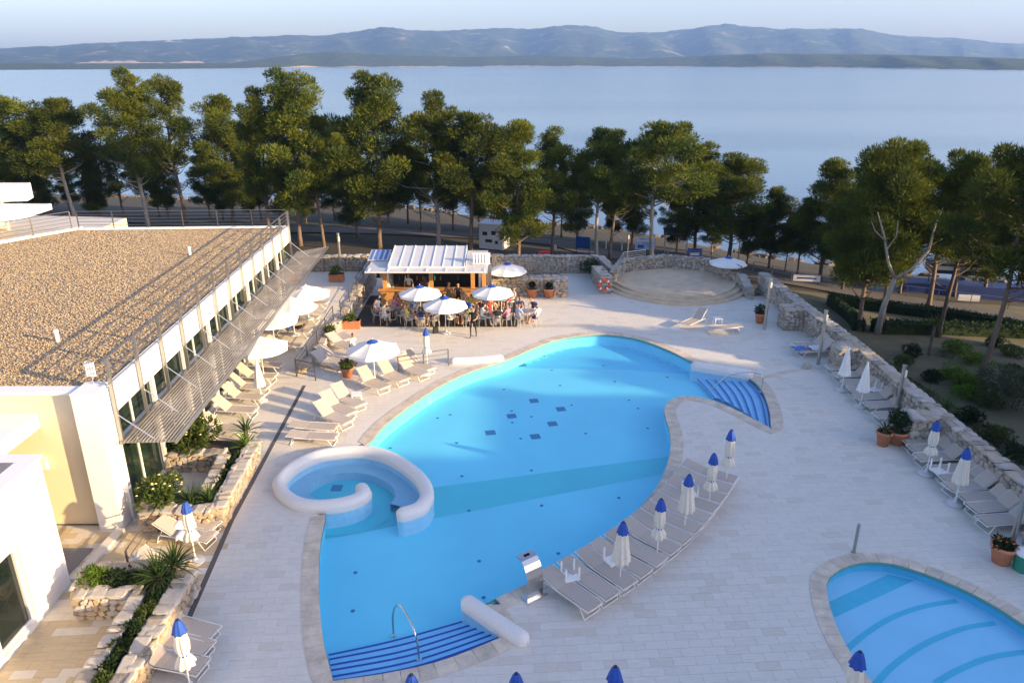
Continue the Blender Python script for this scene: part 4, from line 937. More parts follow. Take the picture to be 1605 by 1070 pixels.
def lounger(proto, foot_px, head_px, label, group, z=0.0, zf=None):
    a = at(*foot_px, z); b_ = at(*head_px, z); return proto.put(a, math.atan2(b_.y - a.y, b_.x - a.x), label, group)
def lounger_w(proto, x, y, ang, label, group, z=0.0): return proto.put((x, y, z), ang, label, group)
# pool-right row, heads to the water
row = [(921, 958), (945, 945), (965, 930), (985, 917), (1004, 905), (1022, 891), (1038, 877), (1054, 864), (1069, 850), (1083, 837), (1097, 822), (1110, 806), (1121, 790), (1132, 776), (1142, 761), (1150, 748)]
RC = catmull([at(*p).xy for p in row[::3]], False, .05); spots = [RC[0]]; 
for p in RC:
    if (p - spots[-1]).length >= .715: spots.append(p)
for i, p in enumerate(spots):
    j = min(max(i, 1), len(spots) - 2); t_ = (spots[j + 1] - spots[j - 1]).normalized(); nn = Vector((-t_.y, t_.x))
    lounger_w(L_low, p.x - nn.x * .28, p.y - nn.y * .28, math.atan2(nn.y, nn.x) + rnd.uniform(-.04, .04), ORD[i] + ' taupe lounger from the steel waterfall in the row along the pool', 'loungers along the right pool edge')
# right wall groups (heads to the wall)
def wall_row(px_list, base_lab, grp, proto=L_up, turn=0):
    for i, p in enumerate(px_list):
        a = at(*p); lounger_w(proto, a.x, a.y, R(6 + turn) + rnd.uniform(-.03, .03), ORD[i] + ' ' + base_lab, grp)
wall_row([(1243, 549), (1250, 558)], 'lounger from the far end between the two far wall piers', 'loungers at the right wall')
wall_row([(1296, 585), (1307, 597)], 'lounger of the pair behind the far white closed parasol', 'loungers at the right wall')
wall_row([(1320, 609), (1330, 620), (1340, 632)], 'lounger of the three between the two white closed parasols', 'loungers at the right wall')
wall_row([(1356, 645), (1370, 661)], 'lounger of the pair just behind the terracotta pots', 'loungers at the right wall', L_mid)
wall_row([(1415, 703), (1425, 714), (1435, 728)], 'lounger of the three behind the far blue topped parasol at the wall', 'loungers at the right wall')
wall_row([(1460, 748), (1473, 761), (1481, 775)], 'lounger of the three between the blue topped parasols at the wall', 'loungers at the right wall')
wall_row([(1503, 792), (1517, 808), (1534, 829)], 'lounger of the three nearest the picture edge at the right wall', 'loungers at the right wall')
# far pair
lounger(L_up, (1073, 516), (1103, 503), 'white lounger with raised back alone on the far deck before the stage', 'loungers on the far deck')
lounger(L_flat, (1108, 522), (1160, 519), 'flat lounger beside a small white table on the far deck', 'loungers on the far deck')
# left deck
left = [((555, 607), (600, 585), L_up)]
for i, (f_, h_, lab) in enumerate([((605, 617), (563, 598), 'lounger left of the blue topped open parasol by the pool'), ((635, 605), (594, 586), 'lounger right of the blue topped open parasol by the pool'), ((668, 596), (626, 580), 'front lounger of the pair by the closed parasol near the bar'), ((676, 588), (634, 571), 'rear lounger of the pair by the closed parasol near the bar'),
        ((567, 645), (515, 620), 'lounger right behind the small white table by the pool'), ((552, 658), (498, 634), 'middle lounger of the three left of the small white table'), ((548, 672), (494, 652), 'front lounger of the three left of the small white table')]):
    lounger(L_up, f_, h_, 'beige ' + lab, 'loungers on the left deck')
lounger(L_flat, (529, 680), (463, 676), 'flat beige lounger just behind the whirlpool, rear one of two', 'loungers on the left deck')
lounger(L_flat, (529, 695), (461, 692), 'flat beige lounger just behind the whirlpool, front one of two', 'loungers on the left deck')
for f_, h_, lab in [((535, 583), (484, 565), 'front lounger of the leaning pair beside the ramp railing'), ((540, 575), (490, 556), 'rear lounger of the leaning pair beside the ramp railing'), ((553, 553), (505, 535), 'lounger behind the man in the white shirt'), ((548, 540), (522, 527), 'lounger beside the potted shrub at the ramp wall')]:
    lounger(L_mid, f_, h_, 'beige ' + lab, 'loungers by the ramp')
for i, (x, y) in enumerate([(-10.6, 26.3), (-10.9, 27.5), (-11.1, 29.3), (-11.2, 30.6), (-11.3, 31.7), (-11.35, 33.0), (-11.4, 34.2)]):
    lounger_w(L_up, x, y, R(172) + rnd.uniform(-.05, .05), ORD[i] + ' beige lounger from the planter in the row before the glass front', 'loungers before the glass front', z=0.0 if y < 33.5 else .07)
for i, (x, y) in enumerate([(-11.0, 36.6), (-11.0, 38.4), (-11.0, 40.3), (-11.0, 42.5)]):
    zz_ = np.interp(y, [a for a, b_ in prof], [b_ for a, b_ in prof]); lounger_w(L_mid, x, y, R(172), ORD[i] + ' lounger from the near end on the ramp under the white parasols', 'loungers on the ramp', z=float(zz_))
for f_, h_, lab in [((340, 838), (268, 822), 'rear beige lounger with a towel beside the stone planter'), ((335, 855), (258, 842), 'front beige lounger with a towel beside the stone planter'), ((300, 915), (225, 893), 'lounger behind the spiky plant of the near planter, rear one'), ((290, 935), (215, 915), 'lounger behind the spiky plant of the near planter, front one'),
        ((338, 1008), (250, 984), 'farthest of the three loungers around the near left parasol'), ((330, 1032), (236, 1010), 'middle one of the three loungers around the near left parasol'), ((322, 1060), (218, 1040), 'nearest of the three loungers around the near left parasol')]:
    lounger(L_mid, f_, h_, 'taupe ' + lab if 'beige' not in lab else lab, 'loungers at lower left')

# small white tables
def make_table():
    root = empty('side_table', (0, 0, 0), 0, '', 'table')
    mb = MB(); mb.box((0, 0, .42), (.46, .46, .03)); mb.build('table_top', M['white'], root)
    for sx in (-1, 1):
        for sy in (-1, 1): mb = MB(); mb.box((sx * .2, sy * .2, .2025), (.045, .045, .405)); mb.build('leg', M['white'], root)
    return root
ST = Proto(make_table())
ST.put(at(560, 630), .2, 'small white side table between loungers on the left deck', 'white side tables')
ST.put(at(1124, 509), .1, 'small white side table between the two far deck loungers', 'white side tables')
def upturned(x, y, z, rz, lab):
    o = ST.put((x, y, z + .44), rz, lab, 'white side tables'); o.rotation_euler = (math.pi, 0, rz); return o
q = at(925, 938); upturned(q.x - .55, q.y + .55, .34, .3, 'upturned white table on the first lounger by the waterfall')
q = at(990, 912); upturned(q.x - .5, q.y + .55, .34, .5, 'upturned white table on loungers behind the nearest poolside parasol')
q = at(1112, 800); upturned(q.x - .6, q.y + .5, .34, .2, 'upturned white table near the far end of the poolside lounger row')
q = at(1466, 748); upturned(q.x, q.y - .1, .32, .2, 'upturned white table on the wall loungers between blue topped parasols')
q = at(1372, 622); upturned(q.x - .1, q.y, .36, .3, 'upturned white table on wall loungers beside the near white parasol')
# towels
def towel(p, z, m_, lab, rz=0):
    mb = MB(); n = 7; V = []; Fs = []
    for i in range(n):
        for j in range(n): V.append(((i / (n - 1) - .5) * .65, (j / (n - 1) - .5) * .5, .05 * rnd.random() + .03 * math.sin(i * 2.1) - .10 * max(0, abs(j - 3) - 2)))
    for i in range(n - 1):
        for j in range(n - 1): Fs.append((i * n + j, (i + 1) * n + j, (i + 1) * n + j + 1, i * n + j + 1))
    V2 = V + [(x, y, z_ - .02) for x, y, z_ in V]; o_ = n * n; Fs += [tuple(k + o_ for k in f[::-1]) for f in Fs]
    mb.add(V2, Fs); o = mb.build('towel', m_, None, True); o.location = (p.x, p.y, z); o.rotation_euler.z = rz; tag(o, lab, 'towel')
towel(at(298, 838).lerp(at(268, 822), .1), .45, M['towel'], 'white crumpled towel on the rear lounger by the stone planter', .3)
towel(at(298, 852), .40, M['towel'], 'white crumpled towel on the front lounger by the stone planter', .1)
towel(at(1275, 556), .46, M['towel'], 'white towel on a lounger at the far right wall', .3)
towel(at(1251, 556), .40, M['towel_blue'], 'blue towel on the foot of a far right wall lounger', .1)

# ================================================================ PARASOLS
def closed_parasol(blue, tie=True, slim=False):
    root = empty('closed_parasol', (0, 0, 0), 0, '', 'parasol')
    mb = MB(); mb.lathe([(.30, 0), (.32, .03), (.31, .08), (.10, .13), (.05, .22), (.04, .30)], n=18); mb.build('base', M['base_conc'], root, False)
    mb = MB(); mb.tube([(0, 0, .25), (0, 0, 2.42)], .024, 8); mb.build('pole', M['frame_white'], root)
    cm = M['canvas_cream'] if blue else M['canvas']
    def wob(a, i): return 1 + .16 * math.sin(a * 8 + i * .35) * (1 if i < 6 else .5)
    if slim: prof_ = [(.30, .92), (.29, .95), (.24, 1.2), (.19, 1.5), (.13, 1.9), (.08, 2.2), (.03, 2.42)]
    elif tie: prof_ = [(.24, .98), (.25, 1.02), (.20, 1.16), (.115, 1.33), (.16, 1.46), (.175, 1.7), (.15, 1.98), (.125, 2.14)]
    else: prof_ = [(.27, .98), (.27, 1.02), (.245, 1.25), (.215, 1.5), (.18, 1.8), (.15, 2.0), (.125, 2.14)]
    mb = MB(); mb.lathe(prof_, n=48, wob=wob); mb.build('canopy', cm, root, True)
    if not slim:
        mb = MB(); mb.lathe([(.185, 2.06), (.17, 2.1), (.135, 2.25), (.08, 2.42), (.05, 2.45)], n=32, wob=lambda a, i: 1 + .13 * math.sin(a * 8 + 1)); mb.build('top_cap', M['canvas_blue'] if blue else cm, root, True)
        if tie: mb = MB(); mb.lathe([(.125, 1.31), (.125, 1.36)], n=16); mb.build('tie_strap', M['canvas_blue'], root)
    mb = MB(); mb.lathe([(.045, 2.42), (.045, 2.48), (0, 2.5)], n=8); mb.build('finial', M['dark'] if blue else M['frame_white'], root)
    return root
CB = Proto(closed_parasol(True, True)); CB2 = Proto(closed_parasol(True, False)); CW = Proto(closed_parasol(False, False, True))
def place_par(proto, base_px, top_py, lab, grp, z=0.0, tilt=0.0, rz=None):
    p = at(*base_px, z); h = height_at(top_py, p) - z; s_ = h / 2.48
    o = proto.put(p, rnd.uniform(0, 6) if rz is None else rz, lab, grp, (min(1.15, max(.85, s_)),) * 2 + (s_,)); 
    if tilt: o.rotation_euler.y = tilt
    return o
g = 'closed blue topped parasols'
place_par(CB2, (971, 918), 817, 'closed blue topped parasol nearest the steel waterfall', g); place_par(CB, (1029, 878), 781, 'second closed blue topped parasol from the waterfall by the pool', g)
place_par(CB2, (1072, 836), 743, 'third closed blue topped parasol from the waterfall by the pool', g); place_par(CB, (1110, 800), 710, 'fourth closed blue topped parasol from the waterfall by the pool', g); place_par(CB, (1137, 762), 673, 'fifth and farthest closed blue topped parasol of the poolside row', g)
place_par(CB, (307, 880), 785, 'closed blue topped parasol by the loungers with towels at left', g); place_par(CB, (300, 1085), 970, 'closed blue topped parasol amid the three loungers at lower left', g)
place_par(CB, (1451, 743), 659, 'far one of two closed blue topped parasols at the right wall', g); place_par(CB2, (1496, 790), 702, 'near one of two closed blue topped parasols at the right wall', g)
place_par(CB, (670, 578), 514, 'closed blue topped parasol standing by the short railing near the bar', g)
for bx_, ty, lab in [(652, 1056, 'leftmost of three parasol tips at the bottom picture edge'), (809, 1054, 'middle of three parasol tips at the bottom picture edge'), (957, 1043, 'rightmost of three parasol tips at the bottom picture edge'), (1322, 1020, 'closed blue topped parasol at the left side of the shallow pool')]:
    place_par(CB, (bx_, ty + 128), ty, lab, g)
place_par(CW, (1319, 612), 543, 'far closed plain white parasol at the right wall', 'closed white parasols'); place_par(CW, (1348, 638), 567, 'near closed plain white parasol at the right wall', 'closed white parasols')
place_par(CW, (410, 628), 563, 'closed plain white parasol before the glass front', 'closed white parasols')
def open_parasol(blue, r=1.5, seed=1):
    root = empty('open_parasol', (0, 0, 0), 0, '', 'parasol')
    mb = MB(); mb.lathe([(.30, 0), (.32, .03), (.31, .08), (.10, .12), (.05, .2), (.04, .28)], n=18); mb.build('base', M['base_conc'], root)
    mb = MB(); mb.tube([(0, 0, .2), (0, 0, 2.5)], .025, 8); mb.build('pole', M['frame_white'], root)
    n = 8
    for k in range(n):   # eight panels, sagging a little between the ribs
        V = []; Fs = []; a0, a1 = 2 * math.pi * k / n, 2 * math.pi * (k + 1) / n; R_ = 6; S_ = 6
        for i in range(R_ + 1):
            f = .16 + .84 * i / R_
            for j in range(S_ + 1):
                u = j / S_; p0 = Vector((math.cos(a0), math.sin(a0))) * r * f; p1 = Vector((math.cos(a1), math.sin(a1))) * r * f; p = p0.lerp(p1, u)
                z = 2.48 - .52 * f ** 1.15 - .045 * math.sin(u * math.pi) * f
                V.append((p.x, p.y, z))
        for i in range(R_):
            for j in range(S_): Fs.append((i * (S_ + 1) + j, (i + 1) * (S_ + 1) + j, (i + 1) * (S_ + 1) + j + 1, i * (S_ + 1) + j + 1))
        o_ = len(V); V += [(x, y, z - .012) for x, y, z in V]; Fs += [tuple(q_ + o_ for q_ in f[::-1]) for f in Fs]
        # short valance
        e0 = R_ * (S_ + 1)
        for j in range(S_):
            a_, b2 = V[e0 + j], V[e0 + j + 1]; ii = len(V); V += [(a_[0], a_[1], a_[2] - .12), (b2[0], b2[1], b2[2] - .12)]; Fs.append((e0 + j, ii, ii + 1, e0 + j + 1))
        mb = MB(); mb.add(V, Fs); mb.build('canopy_panel', M['canvas'], root, True)
        mb = MB(); mb.tube([(0, 0, 2.42), (math.cos(a0) * r * .97, math.sin(a0) * r * .97, 1.94)], .010, 5); mb.build('rib', M['frame_white'], root)
    mb = MB(); mb.lathe([(.32, 2.435), (.24, 2.485), (.12, 2.55), (.03, 2.60)], n=16, wob=lambda a, i: 1 + .06 * math.sin(a * 8)); mb.build('top_cap', M['canvas_blue'] if blue else M['canvas'], root)
    mb = MB(); mb.lathe([(.03, 2.6), (.03, 2.66), (0, 2.68)], n=8); mb.build('finial', M['frame_white'], root)
    return root
OB = Proto(open_parasol(True)); OW = Proto(open_parasol(False, 1.45))
def place_open(proto, px, top_py, base_py, z, lab, grp, rw=None, pitch=1.5):
    p = at(px, base_py, z); h = height_at(top_py, p) - z; s_ = h / 2.62; sw = s_ if rw is None else rw / pitch
    proto.put(p, rnd.uniform(0, .7), lab, grp, (sw, sw, s_))
g = 'open white parasols with blue tops'
place_open(OB, 588, 531, 597, 0, 'open white parasol with blue top nearest the camera on the left deck', g, 1.3)
place_open(OB, 660, 446, 499, .05, 'open white blue topped parasol left at the bar tables', g, 1.3); place_open(OB, 699, 463, 522, .0, 'open white blue topped parasol in front of the bar tables', g, 1.3); place_open(OB, 772, 445, 497, .05, 'open white blue topped parasol right at the bar tables', g, 1.3)
place_open(OB, 795, 410, 462, .0, 'open white blue topped parasol behind the bar by the stone wall', g, 1.3); place_open(OB, 1138, 401, 443, .0, 'open white blue topped parasol behind the round stage', g, 1.3)
g = 'open plain white parasols'
for px, ty, y_w, lab in [(414, 527, 0, 'nearest'), (432, 484, 0, 'second'), (462, 465, 0, 'third'), (484, 446, 0, 'farthest')]:
    z_ = {'nearest': .12, 'second': .45, 'third': .7, 'farthest': .95}[lab]
    base = {'nearest': 592, 'second': 549, 'third': 525, 'farthest': 500}[lab]
    place_open(OW, px, ty, base, z_, lab + ' of the four open plain white parasols along the glass front', g, 1.35, 1.45)

# ================================================================ POTS AND PLANTS
def leaf_blob(r_, n, rad, leaf, flat=.7, up=.3, base=(0, 0, 0)):
    """n leaf faces spread through an ellipsoid volume"""
    V = []; Fs = []
    for _ in range(n):
        d = Vector((r_.gauss(0, 1), r_.gauss(0, 1), r_.gauss(0, 1))).normalized(); q = r_.uniform(.55, 1.0) ** .6
        p = Vector((d.x * rad * q, d.y * rad * q, d.z * rad * flat * q)) + Vector(base)
        a = (d + Vector((r_.uniform(-.7, .7), r_.uniform(-.7, .7), r_.uniform(-.4, .8)))).normalized(); s_ = a.cross(Vector((r_.uniform(-1, 1), r_.uniform(-1, 1), r_.uniform(-1, 1)))).normalized()
        l_ = leaf * r_.uniform(.6, 1.4); i = len(V)
        V += [p - s_ * l_ * .28, p + s_ * l_ * .28, p + a * l_]; Fs.append((i, i + 1, i + 2))
    return V, Fs
def bush(name, p, rad, h, m_, lab, cat='shrub', n=700, leaf=.12, group=None, flowers=None, seed=0, lobes=7):
    r_ = random.Random(seed + int(p.x * 31 + p.y * 17)); root = empty(name, p, 0, lab, cat, group); mb = MB()
    for k in range(lobes):
        a = k * 6.283 / lobes + r_.uniform(-.4, .4); rr = rad * r_.uniform(.3, .62) * (k > 0); bz = h * r_.uniform(.35, .68)
        V, Fs = leaf_blob(r_, n // lobes, rad * r_.uniform(.42, .62), leaf, h / rad * .42 + .25, base=(rr * math.cos(a), rr * math.sin(a), bz)); mb.add(V, Fs)
    mb.build('foliage', m_, root)
    mb = MB()
    for k in range(6): a = k * 1.05; mb.tube([(0.04 * math.cos(a), .04 * math.sin(a), 0), (rad * .45 * math.cos(a), rad * .45 * math.sin(a), h * .5)], [.022, .008], 5)
    mb.build('stem', M['bark'], root)
    if flowers:
        mb = MB()
        for _ in range(flowers[1]):
            a = r_.uniform(0, 6.28); e_ = r_.uniform(.15, 1.3); q = (rad * .95 * math.cos(a) * math.cos(e_), rad * .95 * math.sin(a) * math.cos(e_), h * .5 + h * .5 * math.sin(e_)); mb.lathe([(0.0, -.02), (.05, 0), (0, .03)], q, 6)
        tag(mb.build('flower', flowers[0], root), kind='stuff')
    return root
def blades(name, p, n, ln, lab, cat='plant', wd=.05, m_=None, trunk=0.0, group=None, seed=0, droop=.35):
    r_ = random.Random(seed + int(p.x * 13 + p.y * 7)); root = empty(name, p, 0, lab, cat, group); mb = MB()
    for k in range(n):
        a = k * 2.399 + r_.uniform(-.2, .2); el = R(8 + 78 * ((k + .5) / n)) + r_.uniform(-.1, .1); l_ = ln * r_.uniform(.8, 1.1); V = []; Fs = []
        for i in range(5):
            t_ = i / 4; e2 = el - droop * t_ * t_; x = l_ * t_ * math.cos(e2); z = l_ * t_ * math.sin(e2) + trunk; wv = wd * (1 - t_) ** .7 * (.6 + t_ * .8 if t_ < .5 else 1.0)
            for sgn in (-1, 0, 1): V.append((x * math.cos(a) - sgn * wv * math.sin(a), x * math.sin(a) + sgn * wv * math.cos(a), z + (.25 * wv if sgn else 0)))
        for i in range(4):
            for s_ in range(2): Fs.append((i * 3 + s_, (i + 1) * 3 + s_, (i + 1) * 3 + s_ + 1, i * 3 + s_ + 1))
        mb.add(V, Fs)
    mb.build('leaves', m_ or M['blade'], root)
    mb = MB(); mb.lathe([(.09, 0), (.08, trunk + .05), (.03, trunk + .2)], n=8); mb.build('stem', M['bark'], root)
    return root
def pot(p, r, h, lab, square=False):
    root = empty('terracotta_pot', p, 0, lab, 'pot', 'terracotta pots')
    mb = MB()
    if square: mb.box((0, 0, h / 2), (r * 3, r * 1.3, h)); mb.box((0, 0, h - .04), (r * 3.1, r * 1.45, .08))
    else: mb.lathe([(r * .68, 0), (r * .95, h * .8), (r * 1.06, h * .82), (r * 1.06, h), (r * .92, h), (r * .9, h * .86), (0, h * .86)], n=20)
    mb.build('pot_body', M['terracotta'], root, not square); mb = MB(); mb.lathe([(r * .88, 0), (0, .01)], (0, 0, h * .88 if not square else h + .001), 14); mb.build('soil', M['soil'], root)
    return root
for px, lab in [(834, 'left'), (860, 'right')]:
    p = at(px, 466); pot(p, .36, .62, lab + ' terracotta pot with a ball topiary before the stone wall'); bush('ball_topiary', p + Vector((0, 0, .55)), .36, .5, M['hedge'], lab + ' clipped ball topiary in a terracotta pot by the wall', n=900, leaf=.07, lobes=1)
p = at(1383, 697); pot(p, .30, .62, 'narrow terracotta pot, left one of two by the right wall pier'); blades('potted_yucca', p + Vector((0, 0, .55)), 22, .55, 'spiky potted plant in the left pot by the wall pier')
p = at(1404, 694); pot(p, .40, .58, 'wide terracotta pot, right one of two by the right wall pier'); bush('potted_shrub', p + Vector((0, 0, .5)), .45, 1.1, M['hedge'], 'tall leafy shrub in the wide pot by the wall pier', n=700, leaf=.13)
p = at(1568, 880); pot(p, .36, .62, 'large terracotta pot beside the lamp post at the right edge'); bush('potted_shrub', p + Vector((0, 0, .5)), .38, .3, M['hedge'], 'low leafy plant in the large pot at the right edge', n=400, leaf=.11, flowers=(M['flower_red'], 6))
p = at(1197, 510); pot(p + Vector((-.1, .5, 0)), .30, .6, 'terracotta pot in the shade by the far lamp post'); bush('potted_shrub', p + Vector((-.1, .5, .5)), .35, .6, M['hedge'], 'dark shrub in the pot by the far lamp post', n=300, leaf=.12)
for px, py, z, lab, sq in [(582, 434, 0, 'terracotta pot left of the bar at the back wall', False), (531, 422, 1.0, 'terracotta pot beside the lamp post on the upper terrace', False), (528, 440, 1.0, 'long terracotta trough on the upper terrace', True), (458, 440, 1.0, 'long terracotta trough under the canopy end', True), (552, 514, 0, 'pair style terracotta trough beside the dark bar platform', True), (519, 534, 0, 'terracotta pot beside the ramp wall', False), (545, 590, 0, 'small terracotta pot at the foot of the ramp railing', False)]:
    p = at(px, py, z); pot(p, .32, .5, lab, sq); bush('potted_shrub', p + Vector((0, 0, .42)), .4, .55, M['bush'], 'green plant growing in the ' + lab, n=320, leaf=.13)
p = Vector((6.1, 51.6, 0)); pot(p, .32, .5, 'terracotta pot in the corner of the ramp opening'); bush('potted_shrub', p + Vector((-.4, 0, .4)), .9, .9, M['hedge'], 'wide dark shrub in the corner pot of the ramp opening', n=700, leaf=.14)
bn = empty('waste_bin', at(1602, 892), 0, 'green bin with white lid at the right picture edge', 'bin'); mb = MB(); mb.lathe([(.26, 0), (.30, .55)], n=16); mb.build('bin_body', M['green_plastic'], bn); mb = MB(); mb.lathe([(.31, .56), (.31, .62), (.2, .66), (0, .68)], n=16); mb.build('lid', M['white'], bn)
# life ring
lr = empty('life_ring', (6.05, 47.22, .72), 0, 'orange life ring hung on the stone wing wall', 'life ring'); mb = MB()
mb.tube([(.34 * math.cos(a * .2618), 0, .34 * math.sin(a * .2618)) for a in range(25)], .085, 10, False); mb.build('ring', M['orange'], lr, True)
for k in range(4):
    a = R(45 + 90 * k); mb = MB(); mb.tube([(.34 * math.cos(a + d_), 0, .34 * math.sin(a + d_)) for d_ in (-.14, 0, .14)], .09, 10); mb.build('band', M['white'], lr)
# stone planters at left
def planter(name, poly_segs, lab, soil_poly, h): 
    o = stone_wall(name, poly_segs, lab, 'planter', M['stone_warm'], M['stone_pale'], (.25, .16), True, limit=290)
    mb = MB(); mb.prism(soil_poly, 0, h - .15); mb.build('soil', M['soil'], o); return o
ph = .75
planter('stone_planter', [((-12.1, 20.95), (-9.85, 21.0), 0, ph, ph, .35), ((-9.7, 21.0), (-9.95, 25.6), 0, ph, ph, .38), ((-12.9, 24.75), (-10.75, 24.8), 0, ph, ph, .35), ((-10.7, 24.6), (-10.5, 22.3), 0, ph, ph, .3), ((-12.1, 21.1), (-12.1, 22.2), 0, ph, ph, .3)], 'upper stone planter with shrubs before the pavilion end', [(-12.1, 21), (-9.8, 21), (-10.0, 25.6), (-10.6, 25.6), (-10.6, 22.2), (-12.1, 22.2)], ph)
mb = MB(); mb.prism([(-12.9, 24.9), (-10.5, 24.9), (-10.3, 26.2), (-13.0, 26.2)], 0, .5); tag(mb.build('planting_bed', M['soil']), kind='structure')
planter('stone_planter', [((-12.05, 16.85), (-10.3, 16.9), 0, ph, ph, .35), ((-9.35, 17.9), (-9.25, 13.0), 0, ph, ph, .38), ((-10.25, 16.7), (-10.1, 13.0), 0, ph, ph, .3), ((-12.1, 17.0), (-12.1, 17.9), 0, ph, ph, .3), ((-12.1, 18.0), (-9.4, 18.05), 0, ph, ph, .3)], 'lower stone planter with spiky plants beside the white wing', [(-12, 16.9), (-10.2, 16.9), (-10.1, 13), (-9.3, 13), (-9.4, 17.9), (-12, 17.9)], ph)
bush('flowering_shrub', Vector((-12.2, 25.5, .4)), 1.05, 1.6, M['bush'], 'big flowering shrub at the far end of the upper planter', n=2600, leaf=.15, flowers=(M['flower'], 26))
bush('flowering_shrub', Vector((-11.75, 21.6, .55)), .8, 1.0, M['bush'], 'smaller flowering shrub at the near end of the upper planter', n=1900, leaf=.13, flowers=(M['flower'], 22))
blades('spiky_plant', Vector((-10.2, 25.4, .55)), 46, .85, 'yellow green spiky plant at the far corner of the upper planter', wd=.045, m_=M['bush_bright'])
blades('spiky_plant', Vector((-10.45, 26.2, .5)), 40, .8, 'tall spiky plant behind the upper planter corner', wd=.045, trunk=.35)
blades('spiky_plant', Vector((-10.75, 21.55, .55)), 60, .85, 'dark spiky plant in the near arm of the upper planter', wd=.04)
blades('spiky_plant', Vector((-10.2, 21.7, .55)), 55, .8, 'second dark spiky plant in the near arm of the upper planter', wd=.04)
for i, y in enumerate((22.6, 23.3, 24.0, 24.6)): bush('low_shrub', Vector((-10.25, y, .5)), .3, .35, M['hedge'], ORD[i] + ' low green mound from the near end in the upper planter strip', n=260, leaf=.09, group='low mounds in the upper planter', lobes=3)
bush('yellow_shrub', Vector((-11.8, 17.4, .55)), .42, .75, M['bush_bright'], 'yellow green shrub at the left corner of the lower planter', n=900, leaf=.09)
bush('low_shrub', Vector((-11.1, 17.45, .5)), .5, .5, M['hedge'], 'dark low mound beside the yellow shrub in the lower planter', n=800, leaf=.08, lobes=4)
bush('low_shrub', Vector((-10.5, 17.5, .5)), .4, .5, M['hedge'], 'dark low mound left of the big spiky plants', n=600, leaf=.08, lobes=4)
blades('spiky_plant', Vector((-10.0, 17.45, .5)), 70, .95, 'big spiky plant, left one of two in the lower planter', wd=.042, trunk=.25); blades('spiky_plant', Vector((-9.65, 17.75, .5)), 60, .85, 'big spiky plant, right one of two in the lower planter', wd=.042, trunk=.45)
for i, y in enumerate((16.7, 16.1, 15.5, 14.9, 14.3, 13.7)): bush('low_shrub', Vector((-9.75 + .05 * (i % 2), y, .5)), .36, .42, M['bush'] if i % 2 else M['hedge'], ORD[i] + ' low bushy mound down the narrow arm of the lower planter', n=500, leaf=.10, lobes=4, group='low mounds in the lower planter')
railing('deck_railing', [(-11.55, 21.2, 0), (-11.43, 18.5, 0)], .95, 'dark handrail between the two stone planters', rails=3, spacing=2.7)
# railings of ramp, terraces and stage
def pz(y): return float(np.interp(y, [a for a, b_ in prof], [b_ for a, b_ in prof]))
railing('ramp_railing', [(-10.55, 33.7, 0.0), (-10.3, 37, pz(37)), (-10.2, 40.4, pz(40.4))], .95, 'long dark railing up the left ramp', rails=4, spacing=1.7)
railing('ramp_railing', [(-10.55, 33.7, 0), (-9.5, 33.2, 0)], .9, 'short dark railing across the foot of the ramp', rails=4, spacing=1.1)
railing('ramp_railing', [(-9.95, 41.2, .6), (-9.7, 45, 1.0), (-9.55, 48.6, 1.2)], .95, 'dark railing above the stepped wall by the bar', rails=3, spacing=1.9)
railing('terrace_railing', [(-14.2, 49.2, 1.0), (-9.9, 49.5, 1.0)], .95, 'dark railing before the back wall of the upper terrace', rails=3, spacing=1.6)
a, b_ = at(625, 586), at(703, 573); railing('deck_railing', [a, (a.x * .5 + b_.x * .5, a.y * .5 + b_.y * .5, 0), b_], .9, 'short dark railing beside the closed parasol near the bar', rails=4, spacing=2.4)
railing('stage_railing', [(7.0, 49.0, .95), (7.9, 51.8, 1.15), (9.6, 52.6, 1.15)], .62, 'metal railing on the left wall of the round stage', rails=4, m_=M['pipe'], spacing=1.5)
railing('stage_railing', [(11.3, 53.1, 1.15), (14.2, 51.9, 1.15), (15.5, 49.0, .9)], .6, 'metal railing on the right wall of the round stage', rails=3, m_=M['rail'], spacing=1.6)

# ================================================================ CAFE FURNITURE AND PEOPLE
def make_chair():
    root = empty('cafe_chair', (0, 0, 0), 0, '', 'chair'); r = .013
    mb = MB(); mb.lathe([(.21, 0), (.22, .012), (.21, .025)], (0, 0, .44), 14)
    for k in range(5): mb.box((-.16 + k * .08, 0, .468), (.05, .40 - abs(k - 2) * .05, .006))
    mb.build('seat', M['alu'], root)
    for sx in (-1, 1):
        mb = MB(); mb.tube([(sx * .2, .18, 0.0), (sx * .19, .16, .45), (sx * .25, .17, .66), (sx * .26, -.1, .67)], r, 6); mb.build('leg', M['alu'], root)
        mb = MB(); mb.tube([(sx * .2, -.24, 0.0), (sx * .19, -.18, .45), (sx * .22, -.26, .82)], r, 6); mb.build('leg', M['alu'], root)
    mb = MB(); mb.tube([(-.22, -.26, .82), (-.15, -.31, .84), (.15, -.31, .84), (.22, -.26, .82)], r, 6)
    for z in (.56, .63, .70, .77): mb.tube([(-.2, -.2 - (z - .45) * .17, z), (0, -.27 - (z - .45) * .17, z), (.2, -.2 - (z - .45) * .17, z)], .011, 5)
    mb.build('backrest', M['wood'] if False else M['alu'], root); return root
CH = Proto(make_chair())
def make_cafe_table():
    root = empty('cafe_table', (0, 0, 0), 0, '', 'table')
    mb = MB(); mb.lathe([(.35, .70), (.36, .71), (.36, .735), (.34, .74)], n=22); mb.build('table_top', M['alu'], root)
    mb = MB(); mb.tube([(0, 0, .04), (0, 0, .70)], .035, 8); mb.build('column', M['alu'], root)
    mb = MB()
    for k in range(4): mb.box((.17 * math.cos(k * 1.571), .17 * math.sin(k * 1.571), .025), (.34, .06, .04), k * 1.571)
    mb.build('foot', M['alu'], root); return root
CT = Proto(make_cafe_table())

